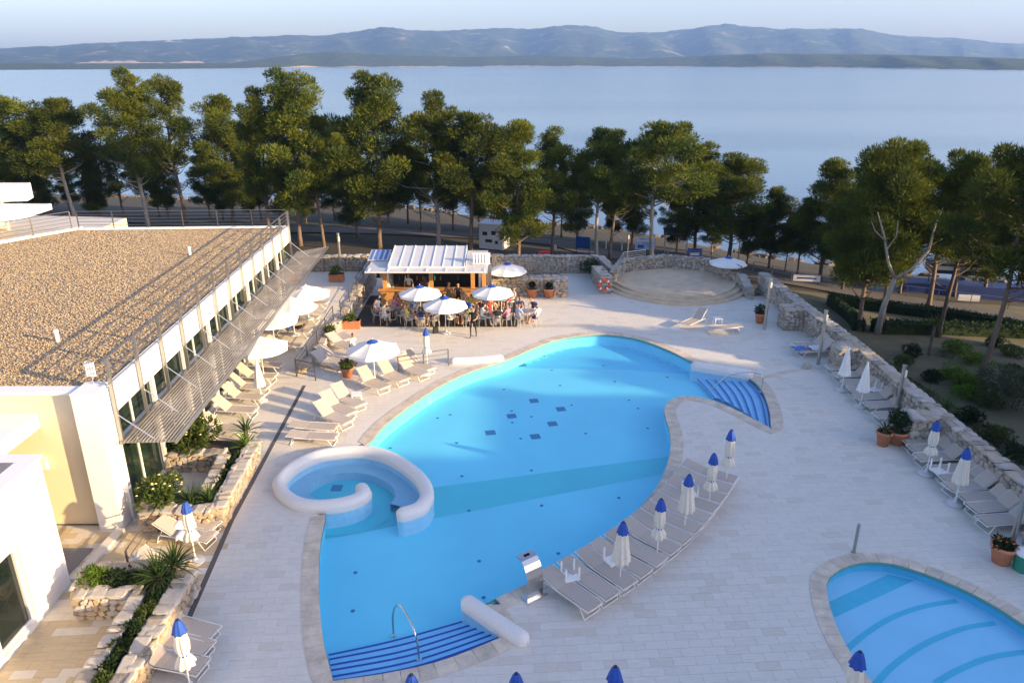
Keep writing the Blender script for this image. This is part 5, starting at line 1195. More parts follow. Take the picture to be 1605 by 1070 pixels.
SKIN = [mat('skin%d' % i, c, .55, var=.05, scale=8) for i, c in enumerate([(.50, .28, .18), (.42, .22, .13), (.56, .34, .24)])]
HAIR = [mat('hair%d' % i, c, .7) for i, c in enumerate([(.03, .02, .015), (.10, .055, .025), (.25, .16, .07)])]
def cloth(name, c): 
    if 'cl_' + name not in M: M['cl_' + name] = mat('cl_' + name, c, .85, var=.08, scale=10)
    return M['cl_' + name]
CLO = dict(white=(.74, .73, .71), navy=(.02, .03, .12), black=(.012, .012, .014), yellow=(.62, .55, .10), lightblue=(.30, .42, .66), blue=(.03, .13, .50), red=(.42, .05, .04), pink=(.60, .22, .30), grey=(.25, .25, .26), teal=(.05, .30, .30), brown=(.20, .10, .06), beige=(.55, .47, .36), olive=(.16, .17, .08), stripe=(.42, .30, .24), orange=(.55, .20, .06))
def body_mesh(J, name, long_legs, dress=False, long_hair=False):
    """one continuous skinned figure from posed joints. J: dict of joint -> position (metres, facing +Y)"""
    chain = [('pelvis', .135), ('waist', .125), ('chest', .15), ('neck0', .075), ('neck', .052), ('chin', .075), ('head', .098), ('crown', .07)]
    idx = {}; V = []; Rr = []; E = []; reg = []
    def addv(n_, p, r, g_): idx[n_] = len(V); V.append(p); Rr.append(r); reg.append(g_)
    for n_, r in chain: addv(n_, J[n_], r, {'pelvis': 2, 'waist': 1, 'chest': 1, 'neck0': 1, 'neck': 0, 'chin': 0, 'head': 0, 'crown': 3}[n_])
    for a, b2 in zip(chain, chain[1:]): E.append((idx[a[0]], idx[b2[0]]))
    for s_ in 'LR':
        for n_, r, g_ in [('sh', .07, 1), ('el', .043, 0), ('wr', .030, 0), ('hd', .040, 0)]: addv(n_ + s_, J[n_ + s_], r, g_)
        E += [(idx['chest'], idx['sh' + s_]), (idx['sh' + s_], idx['el' + s_]), (idx['el' + s_], idx['wr' + s_]), (idx['wr' + s_], idx['hd' + s_])]
        for k, (dx, dl) in enumerate([(-.028, .055), (-.010, .075), (.010, .075), (.028, .06)]):
            d = (Vector(J['hd' + s_]) - Vector(J['wr' + s_])).normalized(); sd = d.cross(Vector((0, 0, 1)));
            if sd.length < .1: sd = Vector((1, 0, 0))
            sd.normalize(); fp = Vector(J['hd' + s_]) + d * (.03 + dl * .5) + sd * dx + Vector((0, 0, -.012)); fe = fp + d * dl * .5 + Vector((0, 0, -.02))
            addv('f%d%s' % (k, s_), tuple(fp), .011, 0); addv('g%d%s' % (k, s_), tuple(fe), .009, 0); E += [(idx['hd' + s_], idx['f%d%s' % (k, s_)]), (idx['f%d%s' % (k, s_)], idx['g%d%s' % (k, s_)])]
        d = (Vector(J['hd' + s_]) - Vector(J['wr' + s_])).normalized(); sd = d.cross(Vector((0, 0, 1))); sd = sd.normalized() if sd.length > .1 else Vector((1, 0, 0))
        tp = Vector(J['hd' + s_]) - d * .01 + sd * (.05 if s_ == 'L' else -.05); te = tp + d * .045; addv('t' + s_, tuple(tp), .012, 0); addv('u' + s_, tuple(te), .010, 0); E += [(idx['hd' + s_], idx['t' + s_]), (idx['t' + s_], idx['u' + s_])]
        lg_ = 2 if long_legs else 0
        for n_, r, g_ in [('hip', .095, 2), ('thigh', .082, 2), ('kn', .056, lg_), ('calf', .052, lg_), ('an', .036, lg_), ('toe', .036, 4)]: addv(n_ + s_, J[n_ + s_], r, g_)
        E += [(idx['pelvis'], idx['hip' + s_]), (idx['hip' + s_], idx['thigh' + s_]), (idx['thigh' + s_], idx['kn' + s_]), (idx['kn' + s_], idx['calf' + s_]), (idx['calf' + s_], idx['an' + s_]), (idx['an' + s_], idx['toe' + s_])]
    me = bpy.data.meshes.new(name); me.from_pydata(V, E, []); o = bpy.data.objects.new(name, me); col.objects.link(o)
    md = o.modifiers.new('s', 'SKIN'); md.use_smooth_shade = True
    for i, sv in enumerate(me.skin_vertices[0].data): sv.radius = (Rr[i], Rr[i] * (.80 if reg[i] in (1, 2) else 1)); sv.use_root = (i == 0)
    o.modifiers.new('u', 'SUBSURF').levels = 1
    dg = bpy.context.evaluated_depsgraph_get(); nm = bpy.data.meshes.new_from_object(o.evaluated_get(dg)); bpy.data.objects.remove(o)
    # regions: 0 skin 1 top 2 bottoms 3 hair 4 shoes
    segs = [(Vector(V[a]), Vector(V[b2]), max(reg[a], reg[b2]) if not {reg[a], reg[b2]} == {0, 1} else 1, a, b2) for a, b2 in E]
    hd = Vector(J['head']); fdir = (Vector(J['face']) - hd).normalized()
    mi = []
    for p in nm.polygons:
        c = p.center; best = None
        for a, b2, g_, ia, ib in segs:
            ab = b2 - a; t_ = max(0, min(1, (c - a).dot(ab) / max(1e-9, ab.length_squared))); d_ = (c - (a + ab * t_)).length
            if best is None or d_ < best[0]: best = (d_, reg[ia] if t_ < .5 else reg[ib], ia, ib, t_)
        g_ = best[1]
        if {best[2], best[3]} & {idx['shL'], idx['shR']} and {best[2], best[3]} & {idx['elL'], idx['elR']} and best[4] < .55: g_ = 1
        if best[2] in (idx['chin'], idx['head'], idx['neck']) and best[3] in (idx['crown'], idx['head'], idx['chin']):
            rel = c - hd; g_ = 3 if (rel.dot(fdir) < .035 and rel.z > -.06) or rel.z > .075 else 0
            if long_hair and rel.dot(fdir) < .0: g_ = 3
        if dress and best[2] in (idx['hipL'], idx['hipR'], idx['thighL'], idx['thighR']): g_ = 1
        mi.append(g_)
    for _ in range(5): nm.materials.append(SKIN[0])
    nm.polygons.foreach_set('material_index', mi); nm.polygons.foreach_set('use_smooth', [True] * len(nm.polygons))
    # small facial features: nose, eyes, mouth and ears join the same mesh
    bmm = bmesh.new(); bmm.from_mesh(nm); sdv = fdir.cross(Vector((0, 0, 1))).normalized(); upv = sdv.cross(fdir)
    def lump(c, r, mi_):
        ret = bmesh.ops.create_icosphere(bmm, subdivisions=1, radius=r, matrix=Matrix.Translation(c))
        for v in ret['verts']:
            for f in v.link_faces: f.material_index = mi_
    lump(hd + fdir * .100 - upv * .012, .020, 0)
    for sg in (-1, 1): lump(hd + fdir * .088 + sdv * .034 * sg + upv * .015, .011, 3); lump(hd + sdv * .098 * sg - upv * .01, .022, 0)
    lump(hd + fdir * .088 - upv * .052, .014, 0)
    bmm.to_mesh(nm); bmm.free(); nm.name = name; return nm
def seat_pose(lean=0., arm=0, turn=0., ls=0.):
    J = dict(pelvis=(0, -.05, .56), waist=(0, -.09 + lean * .3, .74), chest=(0, -.11 + lean * .8, .96), neck0=(0, -.10 + lean, 1.08), neck=(0, -.08 + lean, 1.14), chin=(turn * .3, -.05 + lean, 1.20), head=(turn * .3, -.04 + lean, 1.28), crown=(turn * .3, -.05 + lean, 1.36))
    J['face'] = (turn + J['head'][0], J['head'][1] + 1, 1.24)
    for s_, k in (('L', -1), ('R', 1)):
        J['hip' + s_] = (k * .10, .0, .54); J['thigh' + s_] = (k * .12, .2, .54); J['kn' + s_] = (k * (.13 + ls * (k > 0)), .43, .52); J['calf' + s_] = (k * .13, .46, .28); J['an' + s_] = (k * .13 + ls * k * .5, .45, .08); J['toe' + s_] = (k * .14 + ls * k * .5, .60, .04)
        J['sh' + s_] = (k * .19, -.11 + lean * .9, 1.02)
        if arm == 0: J['el' + s_] = (k * .26, .02 + lean * .6, .78); J['wr' + s_] = (k * .18, .25 + lean * .3, .72); J['hd' + s_] = (k * .15, .33 + lean * .3, .73)
        elif arm == 1 and k == 1: J['elR'] = (.25, .12 + lean, .86); J['wrR'] = (.14, .16 + lean, 1.10); J['hdR'] = (.08, .14 + lean, 1.17)
        else: J['el' + s_] = (k * .27, -.02 + lean * .6, .76); J['wr' + s_] = (k * .22, .20, .68); J['hd' + s_] = (k * .20, .28, .67)
    return J
def stand_pose(stride=.0, arms=0):
    J = dict(pelvis=(0, 0, .98), waist=(0, 0, 1.14), chest=(0, .0, 1.34), neck0=(0, 0, 1.47), neck=(0, .01, 1.53), chin=(0, .03, 1.59), head=(0, .03, 1.67), crown=(0, .02, 1.75), face=(0, 1, 1.64))
    for s_, k in (('L', -1), ('R', 1)):
        st = stride * k
        J['hip' + s_] = (k * .10, 0, .92); J['thigh' + s_] = (k * .105, st * .35, .74); J['kn' + s_] = (k * .11, st * .7 + .03, .50); J['calf' + s_] = (k * .11, st * .8 - .01, .30); J['an' + s_] = (k * .11, st - .03, .08); J['toe' + s_] = (k * .13, st + .13, .035)
        J['sh' + s_] = (k * .20, 0, 1.41)
        if arms == 0: J['el' + s_] = (k * .26, -.03 - st * .3, 1.13); J['wr' + s_] = (k * .27, .06 - st * .5, .90); J['hd' + s_] = (k * .27, .09 - st * .5, .82)
        else: J['el' + s_] = (k * .25, .02, 1.14); J['wr' + s_] = (k * .20, .27, 1.12); J['hd' + s_] = (k * .17, .35, 1.13)
    return J
def lie_pose():
    J = dict(pelvis=(0, 0, .14), waist=(0, .18, .14), chest=(0, .38, .20), neck0=(0, .50, .26), neck=(0, .55, .29), chin=(0, .60, .33), head=(0, .66, .38), crown=(0, .73, .42), face=(0, .4, 1.3))
    for s_, k in (('L', -1), ('R', 1)):
        J['hip' + s_] = (k * .10, -.06, .12); J['thigh' + s_] = (k * .12, -.25, .14); J['kn' + s_] = (k * .13, -.48, .16 + .1 * (k > 0)); J['calf' + s_] = (k * .13, -.68, .12); J['an' + s_] = (k * .13, -.90, .08); J['toe' + s_] = (k * .15, -.94, .18)
        J['sh' + s_] = (k * .19, .40, .21); J['el' + s_] = (k * .30, .18, .13); J['wr' + s_] = (k * .28, -.04, .11); J['hd' + s_] = (k * .27, -.12, .11)
    return J
BODY = [body_mesh(seat_pose(0, 0), 'person', False), body_mesh(seat_pose(.16, 1, .4, .06), 'person', True), body_mesh(seat_pose(-.08, 2, -.5, .1), 'person', False, False, True), body_mesh(seat_pose(.08, 0, .6), 'person', True, True, True),
        body_mesh(stand_pose(.18, 1), 'person', True), body_mesh(stand_pose(.04, 0), 'person', False), body_mesh(stand_pose(.06, 1), 'person', False, True, True), body_mesh(lie_pose(), 'person', False)]
def person(kind, p, rz, top, bottom, lab, hair=0, skin=0, shoe='brown', grp=None):
    o = link('person', BODY[kind]); o.location = p; o.rotation_euler.z = rz
    for i, m_ in enumerate([SKIN[skin], cloth(top, CLO[top]), cloth(bottom, CLO[bottom]), HAIR[hair], cloth(shoe, CLO[shoe])]):
        o.material_slots[i].link = 'OBJECT'; o.material_slots[i].material = m_
    tag(o, lab, 'person', grp); return o
TABLES = [(612, 503, 'left front'), (641, 494, 'left rear'), (662, 511, 'left middle'), (724, 508, 'centre'), (748, 489, 'rear centre'), (776, 509, 'right front'), (786, 488, 'right rear'), (826, 505, 'rightmost')]
tpos = []
for px, py, lab in TABLES:
    p = at(px, py, 0.0); p.z = .05 if (p.y > 41.0 and p.x < .3) else 0; CT.put(p, rnd.uniform(0, 1), 'round aluminium cafe table, the ' + lab + ' one before the bar', 'cafe tables'); tpos.append(p)
PPL = [(0, 200, 0, 'stripe', 'navy', 1), (0, 150, 2, 'white', 'beige', 0), (0, 255, 1, 'beige', 'white', 2), (1, 160, 0, 'red', 'navy', 1), (1, 80, 1, 'brown', 'black', 0), (1, 300, 2, 'blue', 'white', 1),
       (2, 200, 0, 'yellow', 'grey', 2), (2, 120, 1, 'white', 'black', 0), (2, 20, 2, 'grey', 'navy', 1), (3, 215, 0, 'white', 'white', 1), (3, 140, 3, 'orange', 'brown', 0), (3, 60, 1, 'blue', 'beige', 2),
       (4, 170, 3, 'stripe', 'brown', 2), (4, 70, 2, 'red', 'black', 0), (5, 200, 1, 'white', 'grey', 1), (5, 280, 3, 'black', 'beige', 0), (5, 330, 0, 'pink', 'navy', 2), (6, 40, 2, 'beige', 'red', 1), (6, 110, 0, 'teal', 'white', 0),
       (7, 120, 0, 'navy', 'beige', 1), (7, 60, 1, 'navy', 'white', 0), (7, 235, 0, 'lightblue', 'grey', 2), (7, 310, 2, 'white', 'navy', 0),
       (0, 45, 1, 'orange', 'grey', 1), (1, 215, 0, 'pink', 'white', 2), (2, 275, 3, 'navy', 'beige', 1), (3, 300, 2, 'olive', 'black', 0), (4, 250, 0, 'yellow', 'navy', 1), (6, 200, 1, 'lightblue', 'beige', 2), (5, 110, 0, 'red', 'white', 0)]
for i, (t_, ang, kind, top, bottom, hair) in enumerate(PPL):
    c = tpos[t_]; a = R(ang); p = Vector((c.x + .78 * math.cos(a), c.y + .78 * math.sin(a), c.z)); rz = math.atan2(c.y - p.y, c.x - p.x) - math.pi / 2 + rnd.uniform(-.25, .25)
    side = 'left' if math.cos(a) < 0 else 'right'; fr_ = 'far ' if math.sin(a) > .3 else ('near ' if math.sin(a) < -.3 else '')
    lab = 'person in %s top seated at the %s%s side of the %s table' % (top, fr_, side, TABLES[t_][2])
    person(kind, p, rz, top, bottom, lab, hair, i % 3, rnd.choice(['brown', 'black', 'beige']), 'guests seated at the bar tables')
    CH.put(p, rz, 'aluminium chair under the person in %s top, %s%s of the %s table' % (top, fr_, side, TABLES[t_][2]), 'cafe chairs')
for i, (t_, ang) in enumerate([(0, 330), (1, 20), (2, 330), (3, 15), (4, 320), (6, 300), (0, 100)]):
    c = tpos[t_]; a = R(ang); p = Vector((c.x + .85 * math.cos(a), c.y + .85 * math.sin(a), c.z)); CH.put(p, math.atan2(c.y - p.y, c.x - p.x) - math.pi / 2 + rnd.uniform(-.4, .4), 'empty aluminium cafe chair at the %s table' % TABLES[t_][2] + (', far side' if i == 6 else ''), 'cafe chairs')
person(4, at(742, 528), R(165), 'black', 'black', 'waiter in black walking in front of the bar tables', 1, 0, 'black')
person(5, at(556, 572), R(250), 'white', 'black', 'man in white shirt and black shorts walking between loungers', 0, 1, 'black')
person(6, Vector((-3.3, 43.9, .05)), R(185), 'black', 'black', 'woman in a black dress standing at the bar counter', 0, 0, 'black')
person(5, Vector((-5.1, 44.0, .05)), R(20), 'teal', 'white', 'person in teal top standing at the bar counter', 2, 1)
person(4, Vector((-3.9, 44.1, .05)), R(-10), 'brown', 'olive', 'person in brown shirt standing at the bar beside the woman in black', 0, 1)
person(5, Vector((-6.6, 46.0, .05)), R(180), 'white', 'black', 'bartender in white behind the bar counter', 0, 2, 'black')
o = person(7, Vector((-11.9, 38.45, pz(38.4) + .36)), R(-100), 'black', 'blue', 'sunbather in dark shorts lying under the second white parasol', 1, 1)
o = person(7, Vector((-11.9, 42.55, pz(42.5) + .36)), R(-100), 'red', 'red', 'sunbather in red swimwear lying under the far white parasol', 0, 1)
bg_ = empty('black_bag', at(683, 522), 0, 'black backpack leaning on a chair before the bar', 'bag'); mb = MB(); mb.box((0, 0, .2), (.32, .22, .4), .4, R(10), 0, .75); mb.build('bag_body', M['dark'], bg_); mb = MB(); mb.tube([(-.1, .1, .35), (0, .16, .3), (.06, .14, .1)], .015, 5); mb.build('strap', M['dark'], bg_)

# ================================================================ TREES
def pine_mesh(seed, cs, spread, puffs, lean=.0, twist=.4, nlimb=9, needles=125):
    """pine of height 10: returns trunk mesh (with limbs) and crown mesh"""
    r_ = random.Random(seed); H_ = 10.0; tr = MB(); pts = []; rad = []
    ph = r_.uniform(0, 6)
    for i in range(13):
        t_ = i / 12; pts.append(Vector((lean * t_ * H_ + math.sin(t_ * 4 + ph) * twist * t_, math.cos(t_ * 3.1 + ph) * twist * .8 * t_, t_ * H_ * .94))); rad.append(.115 * (1 - t_) ** .8 + .025 + (.04 if i == 0 else 0))
    tr.tube(pts, rad, 9)
    def axis(t_): f = max(0, min(11.99, t_ * 12)); i = int(f); return pts[i].lerp(pts[i + 1], f - i)
    cr_ = MB()
    def puff(c, pr):
        n_ = int(needles * 2.6 * (pr / .6) ** 1.6)
        for _ in range(n_):
            d = Vector((r_.gauss(0, 1), r_.gauss(0, 1), r_.gauss(.2, .9))).normalized(); q = r_.random() ** .4
            p = c + Vector((d.x * pr * q, d.y * pr * q, d.z * pr * .66 * q)); ax = (d + Vector((r_.uniform(-.5, .5), r_.uniform(-.5, .5), r_.uniform(.1, 1.0)))).normalized(); s_ = ax.cross(Vector((r_.uniform(-1, 1), r_.uniform(-1, 1), r_.uniform(-1, 1)))).normalized()
            l_ = r_.uniform(.11, .23); i = len(cr_.v); cr_.v += [tuple(p - s_ * l_ * .17), tuple(p + s_ * l_ * .17), tuple(p + ax * l_)]; cr_.f.append((i, i + 1, i + 2)); cr_.m.append(0)
    nb_ = puffs // 4; lop = r_.uniform(0, 6.28)
    for k in range(nb_):
        u = ((k + r_.random() * .8) / nb_); t_ = cs + (.97 - cs) * u
        env = spread * max(.16, 1 - abs(u - .32) * 1.3) ** .75 * (1 + .28 * math.cos(k * 2.4 - lop)) * r_.uniform(.45, 1.35)
        a = k * 2.4 + r_.uniform(-.4, .4); b0 = axis(max(.15, t_ - .05)); tip = axis(t_) + Vector((math.cos(a) * env, math.sin(a) * env, r_.uniform(.0, .5) + .10 * env))
        mid = b0.lerp(tip, .55) + Vector((0, 0, -.12 * env)); tr.tube([b0, mid, tip], [.06 * (1 - t_) + .025, .035, .012], 5, False)
        for m_ in range(4):
            f = [1.0, .75, .55, .9][m_]; c = b0.lerp(mid, f * 2) if f < .5 else mid.lerp(tip, f * 2 - 1)
            c = c + Vector((r_.uniform(-.35, .35), r_.uniform(-.35, .35), r_.uniform(-.1, .35))) * (spread / 2); puff(c, r_.uniform(.45, .80) * spread / 2.0 * (.8 if u > .85 else 1))
    puff(axis(.97), .5 * spread / 2); puff(axis(.9), .6 * spread / 2)
    for k in range(nlimb):   # bare dead limbs below the crown
        t_ = cs * r_.uniform(.55, 1.05); a = r_.uniform(0, 6.28); l_ = r_.uniform(.6, 1.7); b0 = axis(t_); d = Vector((math.cos(a), math.sin(a), r_.uniform(.1, .6)))
        tr.tube([b0, b0 + d * l_ * .5, b0 + d * l_ + Vector((0, 0, .25 * l_))], [.045, .03, .008], 5, False)
    return tr.mesh('trunk', M['bark'], True), cr_.mesh('crown', M['pine'])
PM = [pine_mesh(11, .36, 2.0, 84, .01), pine_mesh(12, .42, 1.8, 72, -.02), pine_mesh(13, .24, 2.3, 100, .02), pine_mesh(14, .45, 2.2, 84, .03), pine_mesh(15, .20, 2.2, 104, -.01), pine_mesh(16, .30, 2.7, 104, .05, .7)]
PR = [2.2, 2.0, 2.5, 2.4, 2.4, 2.9]
def pine(base, h, wpx_m, k, lab, grp=None, rz=None, pale=False, name='pine_tree'):
    root = empty(name, base, rnd.uniform(0, 6.28) if rz is None else rz, lab, 'tree', grp); s_ = h / 10; sw = wpx_m / PR[k] / 2 if wpx_m else s_
    sw = max(s_ * .75, min(s_ * 1.7, sw))
    t_ = link('trunk', PM[k][0], root); c = link('crown', PM[k][1], root); root.scale = (sw, sw, s_)
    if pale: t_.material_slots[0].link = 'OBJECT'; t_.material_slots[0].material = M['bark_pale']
    return root
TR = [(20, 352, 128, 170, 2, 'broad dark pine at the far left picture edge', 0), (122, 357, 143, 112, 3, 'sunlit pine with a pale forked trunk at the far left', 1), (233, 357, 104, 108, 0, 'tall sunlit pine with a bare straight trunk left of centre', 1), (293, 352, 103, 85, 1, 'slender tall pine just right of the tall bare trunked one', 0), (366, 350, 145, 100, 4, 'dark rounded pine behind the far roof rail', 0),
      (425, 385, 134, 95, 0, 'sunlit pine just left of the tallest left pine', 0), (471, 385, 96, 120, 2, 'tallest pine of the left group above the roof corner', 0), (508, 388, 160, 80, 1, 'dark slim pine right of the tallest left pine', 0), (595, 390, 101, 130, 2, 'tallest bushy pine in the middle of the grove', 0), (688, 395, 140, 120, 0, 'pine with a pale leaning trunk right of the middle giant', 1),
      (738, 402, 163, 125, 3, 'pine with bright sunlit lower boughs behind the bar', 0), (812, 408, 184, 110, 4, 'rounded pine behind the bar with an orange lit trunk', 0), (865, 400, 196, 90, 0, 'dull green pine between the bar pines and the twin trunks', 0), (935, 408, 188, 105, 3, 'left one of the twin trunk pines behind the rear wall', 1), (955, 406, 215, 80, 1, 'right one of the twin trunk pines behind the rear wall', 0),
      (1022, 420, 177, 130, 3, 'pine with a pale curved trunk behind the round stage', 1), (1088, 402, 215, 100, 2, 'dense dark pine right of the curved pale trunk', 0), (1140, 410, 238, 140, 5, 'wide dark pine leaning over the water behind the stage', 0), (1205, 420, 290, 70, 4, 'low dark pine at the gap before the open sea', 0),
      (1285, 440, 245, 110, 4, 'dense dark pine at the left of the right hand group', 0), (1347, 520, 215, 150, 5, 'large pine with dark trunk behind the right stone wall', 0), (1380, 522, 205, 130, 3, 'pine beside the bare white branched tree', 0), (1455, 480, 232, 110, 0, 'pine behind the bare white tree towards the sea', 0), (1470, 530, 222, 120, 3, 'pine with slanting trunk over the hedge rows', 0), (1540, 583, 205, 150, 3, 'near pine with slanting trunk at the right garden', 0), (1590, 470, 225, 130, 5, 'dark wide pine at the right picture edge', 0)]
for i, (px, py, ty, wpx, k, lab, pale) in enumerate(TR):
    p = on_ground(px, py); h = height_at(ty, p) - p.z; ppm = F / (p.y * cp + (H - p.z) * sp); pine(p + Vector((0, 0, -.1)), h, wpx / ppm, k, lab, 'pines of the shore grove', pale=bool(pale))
BT = [(10, 345, 215), (150, 335, 215), (250, 340, 225), (350, 345, 225), (410, 345, 215), (480, 350, 230), (525, 345, 215), (610, 350, 230), (750, 360, 240), (830, 366, 240), (960, 380, 250), (1230, 425, 300), (-60, 335, 150), (70, 345, 190), (160, 350, 195), (195, 345, 175), (265, 345, 190), (330, 342, 180), (395, 350, 165), (450, 352, 200), (545, 350, 150), (560, 372, 190), (640, 350, 175), (660, 362, 195), (710, 360, 200), (770, 368, 200), (790, 378, 220), (880, 372, 220), (905, 385, 215), (990, 385, 230), (1060, 395, 250), (1115, 400, 260), (1170, 415, 280), (1250, 430, 270), (1310, 440, 260), (1320, 455, 250), (1410, 460, 270), (1495, 465, 250), (1540, 468, 235), (1640, 520, 230), (40, 330, 170), (110, 332, 200), (230, 335, 200)]
for i, (px, py, ty) in enumerate(sorted(BT)):
    p = on_ground(px, py); h = max(4, height_at(ty + 38, p) - p.z); pine(p + Vector((0, 0, -.1)), h, None, rnd.choice([0, 2, 4, 4, 5]), (ORD[i] + ' dark background pine from the left' if i < 20 else (ORD[i - 20] + ' dark background pine after the twentieth from the left') if i < 23 else ORD[len(BT) - 1 - i] + ' dark background pine from the right') + ' in the shaded rear row', 'shaded background pines')
# bare white forked tree
bt = empty('bare_tree', on_ground(1392, 545), 0, 'bare white forked tree before the right pines', 'tree'); mb = MB()
wp = bt.location.copy()
def loc(px, py):
    v = (py - CYP) / F; u = (px - CXP) / F; d = Vector((u, cp - v * sp, -sp - v * cp)); t_ = wp.y / d.y; return Vector((d.x * t_, 0, H + d.z * t_)) - Vector((wp.x, 0, wp.z))
j = loc(1402, 437); mb.tube([loc(1375, 522) * 1.0, loc(1385, 480), j], [.2, .16, .13], 8); mb.tube([j, loc(1392, 410), loc(1390, 372) + Vector((0, .3, 0)), loc(1382, 335) + Vector((0, .5, 0))], [.10, .08, .06, .02], 7); mb.tube([j, loc(1425, 420) + Vector((0, -.3, 0)), loc(1450, 390) + Vector((0, -.4, 0)), loc(1462, 350) + Vector((0, -.3, 0)), loc(1478, 325)], [.11, .09, .07, .05, .015], 7); mb.tube([loc(1391, 390), loc(1405, 370), loc(1408, 345)], [.05, .04, .012], 6); mb.tube([loc(1390, 380), loc(1372, 362), loc(1365, 345)], [.05, .03, .01], 6); mb.tube([loc(1450, 390), loc(1470, 378), loc(1482, 372)], [.035, .02, .008], 5)
mb.build('trunk', M['bark_pale'], bt, True)
# garden on the right
def hedge(name, pts, wd, h, lab):
    root = empty(name, pts[0], 0, lab, 'hedge'); r_ = random.Random(5); P = catmull([p.xy for p in pts], False, .35); V = []; Fs = []; mb = MB(); o = pts[0]
    for p in P:
        for _ in range(95):
            c = Vector((p.x + r_.uniform(-.25, .25), p.y + r_.uniform(-.5, .5) * wd, 0)); z = zt(c.x, c.y) + h * r_.random() ** .4; a = Vector((r_.uniform(-1, 1), r_.uniform(-1, 1), r_.uniform(-.2, 1))).normalized(); s_ = a.cross(Vector((r_.uniform(-1, 1), r_.uniform(-1, 1), 1))).normalized(); l_ = r_.uniform(.1, .22); c.z = z; c -= o; i = len(V)
            V += [c - s_ * l_ * .35, c + s_ * l_ * .35, c + a * l_]; Fs.append((i, i + 1, i + 2))
    mb.add(V, Fs); mb.build('foliage', M['hedge'], root)
    mb = MB()
    for i in range(len(P) - 1): p = P[i].lerp(P[i + 1], .5); d = P[i + 1] - P[i]; mb.box((p.x - o.x, p.y - o.y, zt(p.x, p.y) + h * .42 - o.z), (d.length * 1.05, wd * .7, h * .85), math.atan2(d.y, d.x))
    mb.build('inner_twigs', M['hedge'], root)
hedge('clipped_hedge', [on_ground(1302, 478), on_ground(1400, 492), on_ground(1500, 505), on_ground(1640, 530)], 1.3, .9, 'farther clipped dark hedge row in the right garden')
hedge('clipped_hedge', [on_ground(1370, 522), on_ground(1450, 524), on_ground(1540, 527), on_ground(1660, 533)], 1.3, .9, 'nearer clipped dark hedge row in the right garden')
hedge('clipped_hedge', [on_ground(1303, 480), on_ground(1335, 505), on_ground(1345, 520)], 1.1, .8, 'short clipped hedge joining the two rows behind the right wall')
hedge('clipped_hedge', [Vector((-16, 55.5, 0)), Vector((-4, 55.5, 0))], 1.2, 1.1, 'dark hedge behind the back wall left of the bar')
yp = [(18.6, 37.2), (18.7, 35.0), (18.7, 33.6), (18.8, 32.4), (18.9, 31.0), (19.0, 29.6), (18.5, 24.9), (18.7, 23.3), (18.7, 22.0), (18.9, 20.9)]
for i, (x, y) in enumerate(yp): blades('yucca', Vector((x, y, zt(x, y))), 42, .95, ORD[i] + ' spiky yucca from the far end behind the right stone wall', 'plant', .045, trunk=.75 + .15 * (i % 3), group='yuccas behind the right wall')
for i, (px, py, r_) in enumerate([(1500, 555, .9), (1525, 570, 1.0), (1490, 595, .8), (1512, 608, .8), (1535, 612, .9), (1515, 625, .9)]): p = on_ground(px, py); bush('round_shrub', p, r_, .75, M['bush_bright'], ORD[i] + ' bright green mound counted from the back in the right garden', n=1100, leaf=.12, group='bright mounds in the right garden', lobes=5)
for i, (px, py, r_) in enumerate([(1560, 545, .8), (1585, 560, .9), (1430, 560, .6), (1415, 575, .5), (1460, 600, .6), (1550, 640, .7), (1520, 660, .7), (1560, 690, .8), (1590, 720, .8), (1595, 590, .7)]): p = on_ground(px, py); bush('garden_shrub', p, r_, .8, M['bush'] if i % 2 else M['hedge'], ORD[i] + ' mid green garden shrub from the back behind the right wall', n=900, leaf=.12, group='mid green garden shrubs', lobes=5)
p = on_ground(1585, 640); bush('olive_shrub', p, 1.7, 2.3, M['olive'], 'large grey green olive shrub at the right picture edge', n=3800, leaf=.14, lobes=10)
for i, (px, py) in enumerate([(1435, 610), (1450, 628), (1480, 560), (1545, 590), (1440, 650)]): p = on_ground(px, py); bush('low_shrub', p, .5, .4, M['olive'], ORD[i] + ' small grey shrub along the garden path behind the wall', n=300, leaf=.09, group='small grey garden shrubs', lobes=4)
p = on_ground(1455, 558); blades('palm_sapling', p, 40, .9, 'small palm sapling on a thin stem in the right garden', 'plant', .04, trunk=1.9)
# seaside odds and ends seen between the trunks
def panel(name, p, wd, h, z0, m_, lab, cat, rz=0, legs=True, marks=None):
    root = empty(name, p, rz, lab, cat); mb = MB(); mb.box((0, 0, z0 + h / 2), (wd, .06, h)); f = mb.build('panel', m_, root)
    if legs:
        for sx in (-1, 1): mb = MB(); mb.box((sx * wd * .45, 0.05, (z0 + h) / 2), (.06, .05, z0 + h)); mb.build('leg', M['rail'], root)
    if marks:
        for (x, z, w_, h_, mm) in marks: mb = MB(); mb.box((x, -.034, z), (w_, .008, h_)); mb.build('print', mm, f)
    return root
k_ = on_ground(775, 388); kb = empty('white_kiosk', k_, R(-18), 'white boxy kiosk with dark logos among the pines', 'kiosk'); mb = MB(); mb.box((0, 0, 1.25), (2.4, 2.2, 2.5)); body = mb.build('body', M['sign_white'], kb)
for x, z, w_, h_ in [(-.6, 1.6, .5, .35), (.3, 1.7, .45, .4), (-.2, .9, .7, .3), (.6, .8, .3, .3)]: mb = MB(); mb.box((x, -1.106, z), (w_, .012, h_)); mb.build('print', M['dark'], body)
for y, z in [(-.5, 1.6), (.2, 1.0)]: mb = MB(); mb.box((1.206, y, z), (.012, .6, .35)); mb.build('print', M['dark'], body)
mb = MB(); mb.box((0, 0, 2.54), (2.6, 2.4, .06)); mb.build('roof', M['sign_white'], kb)
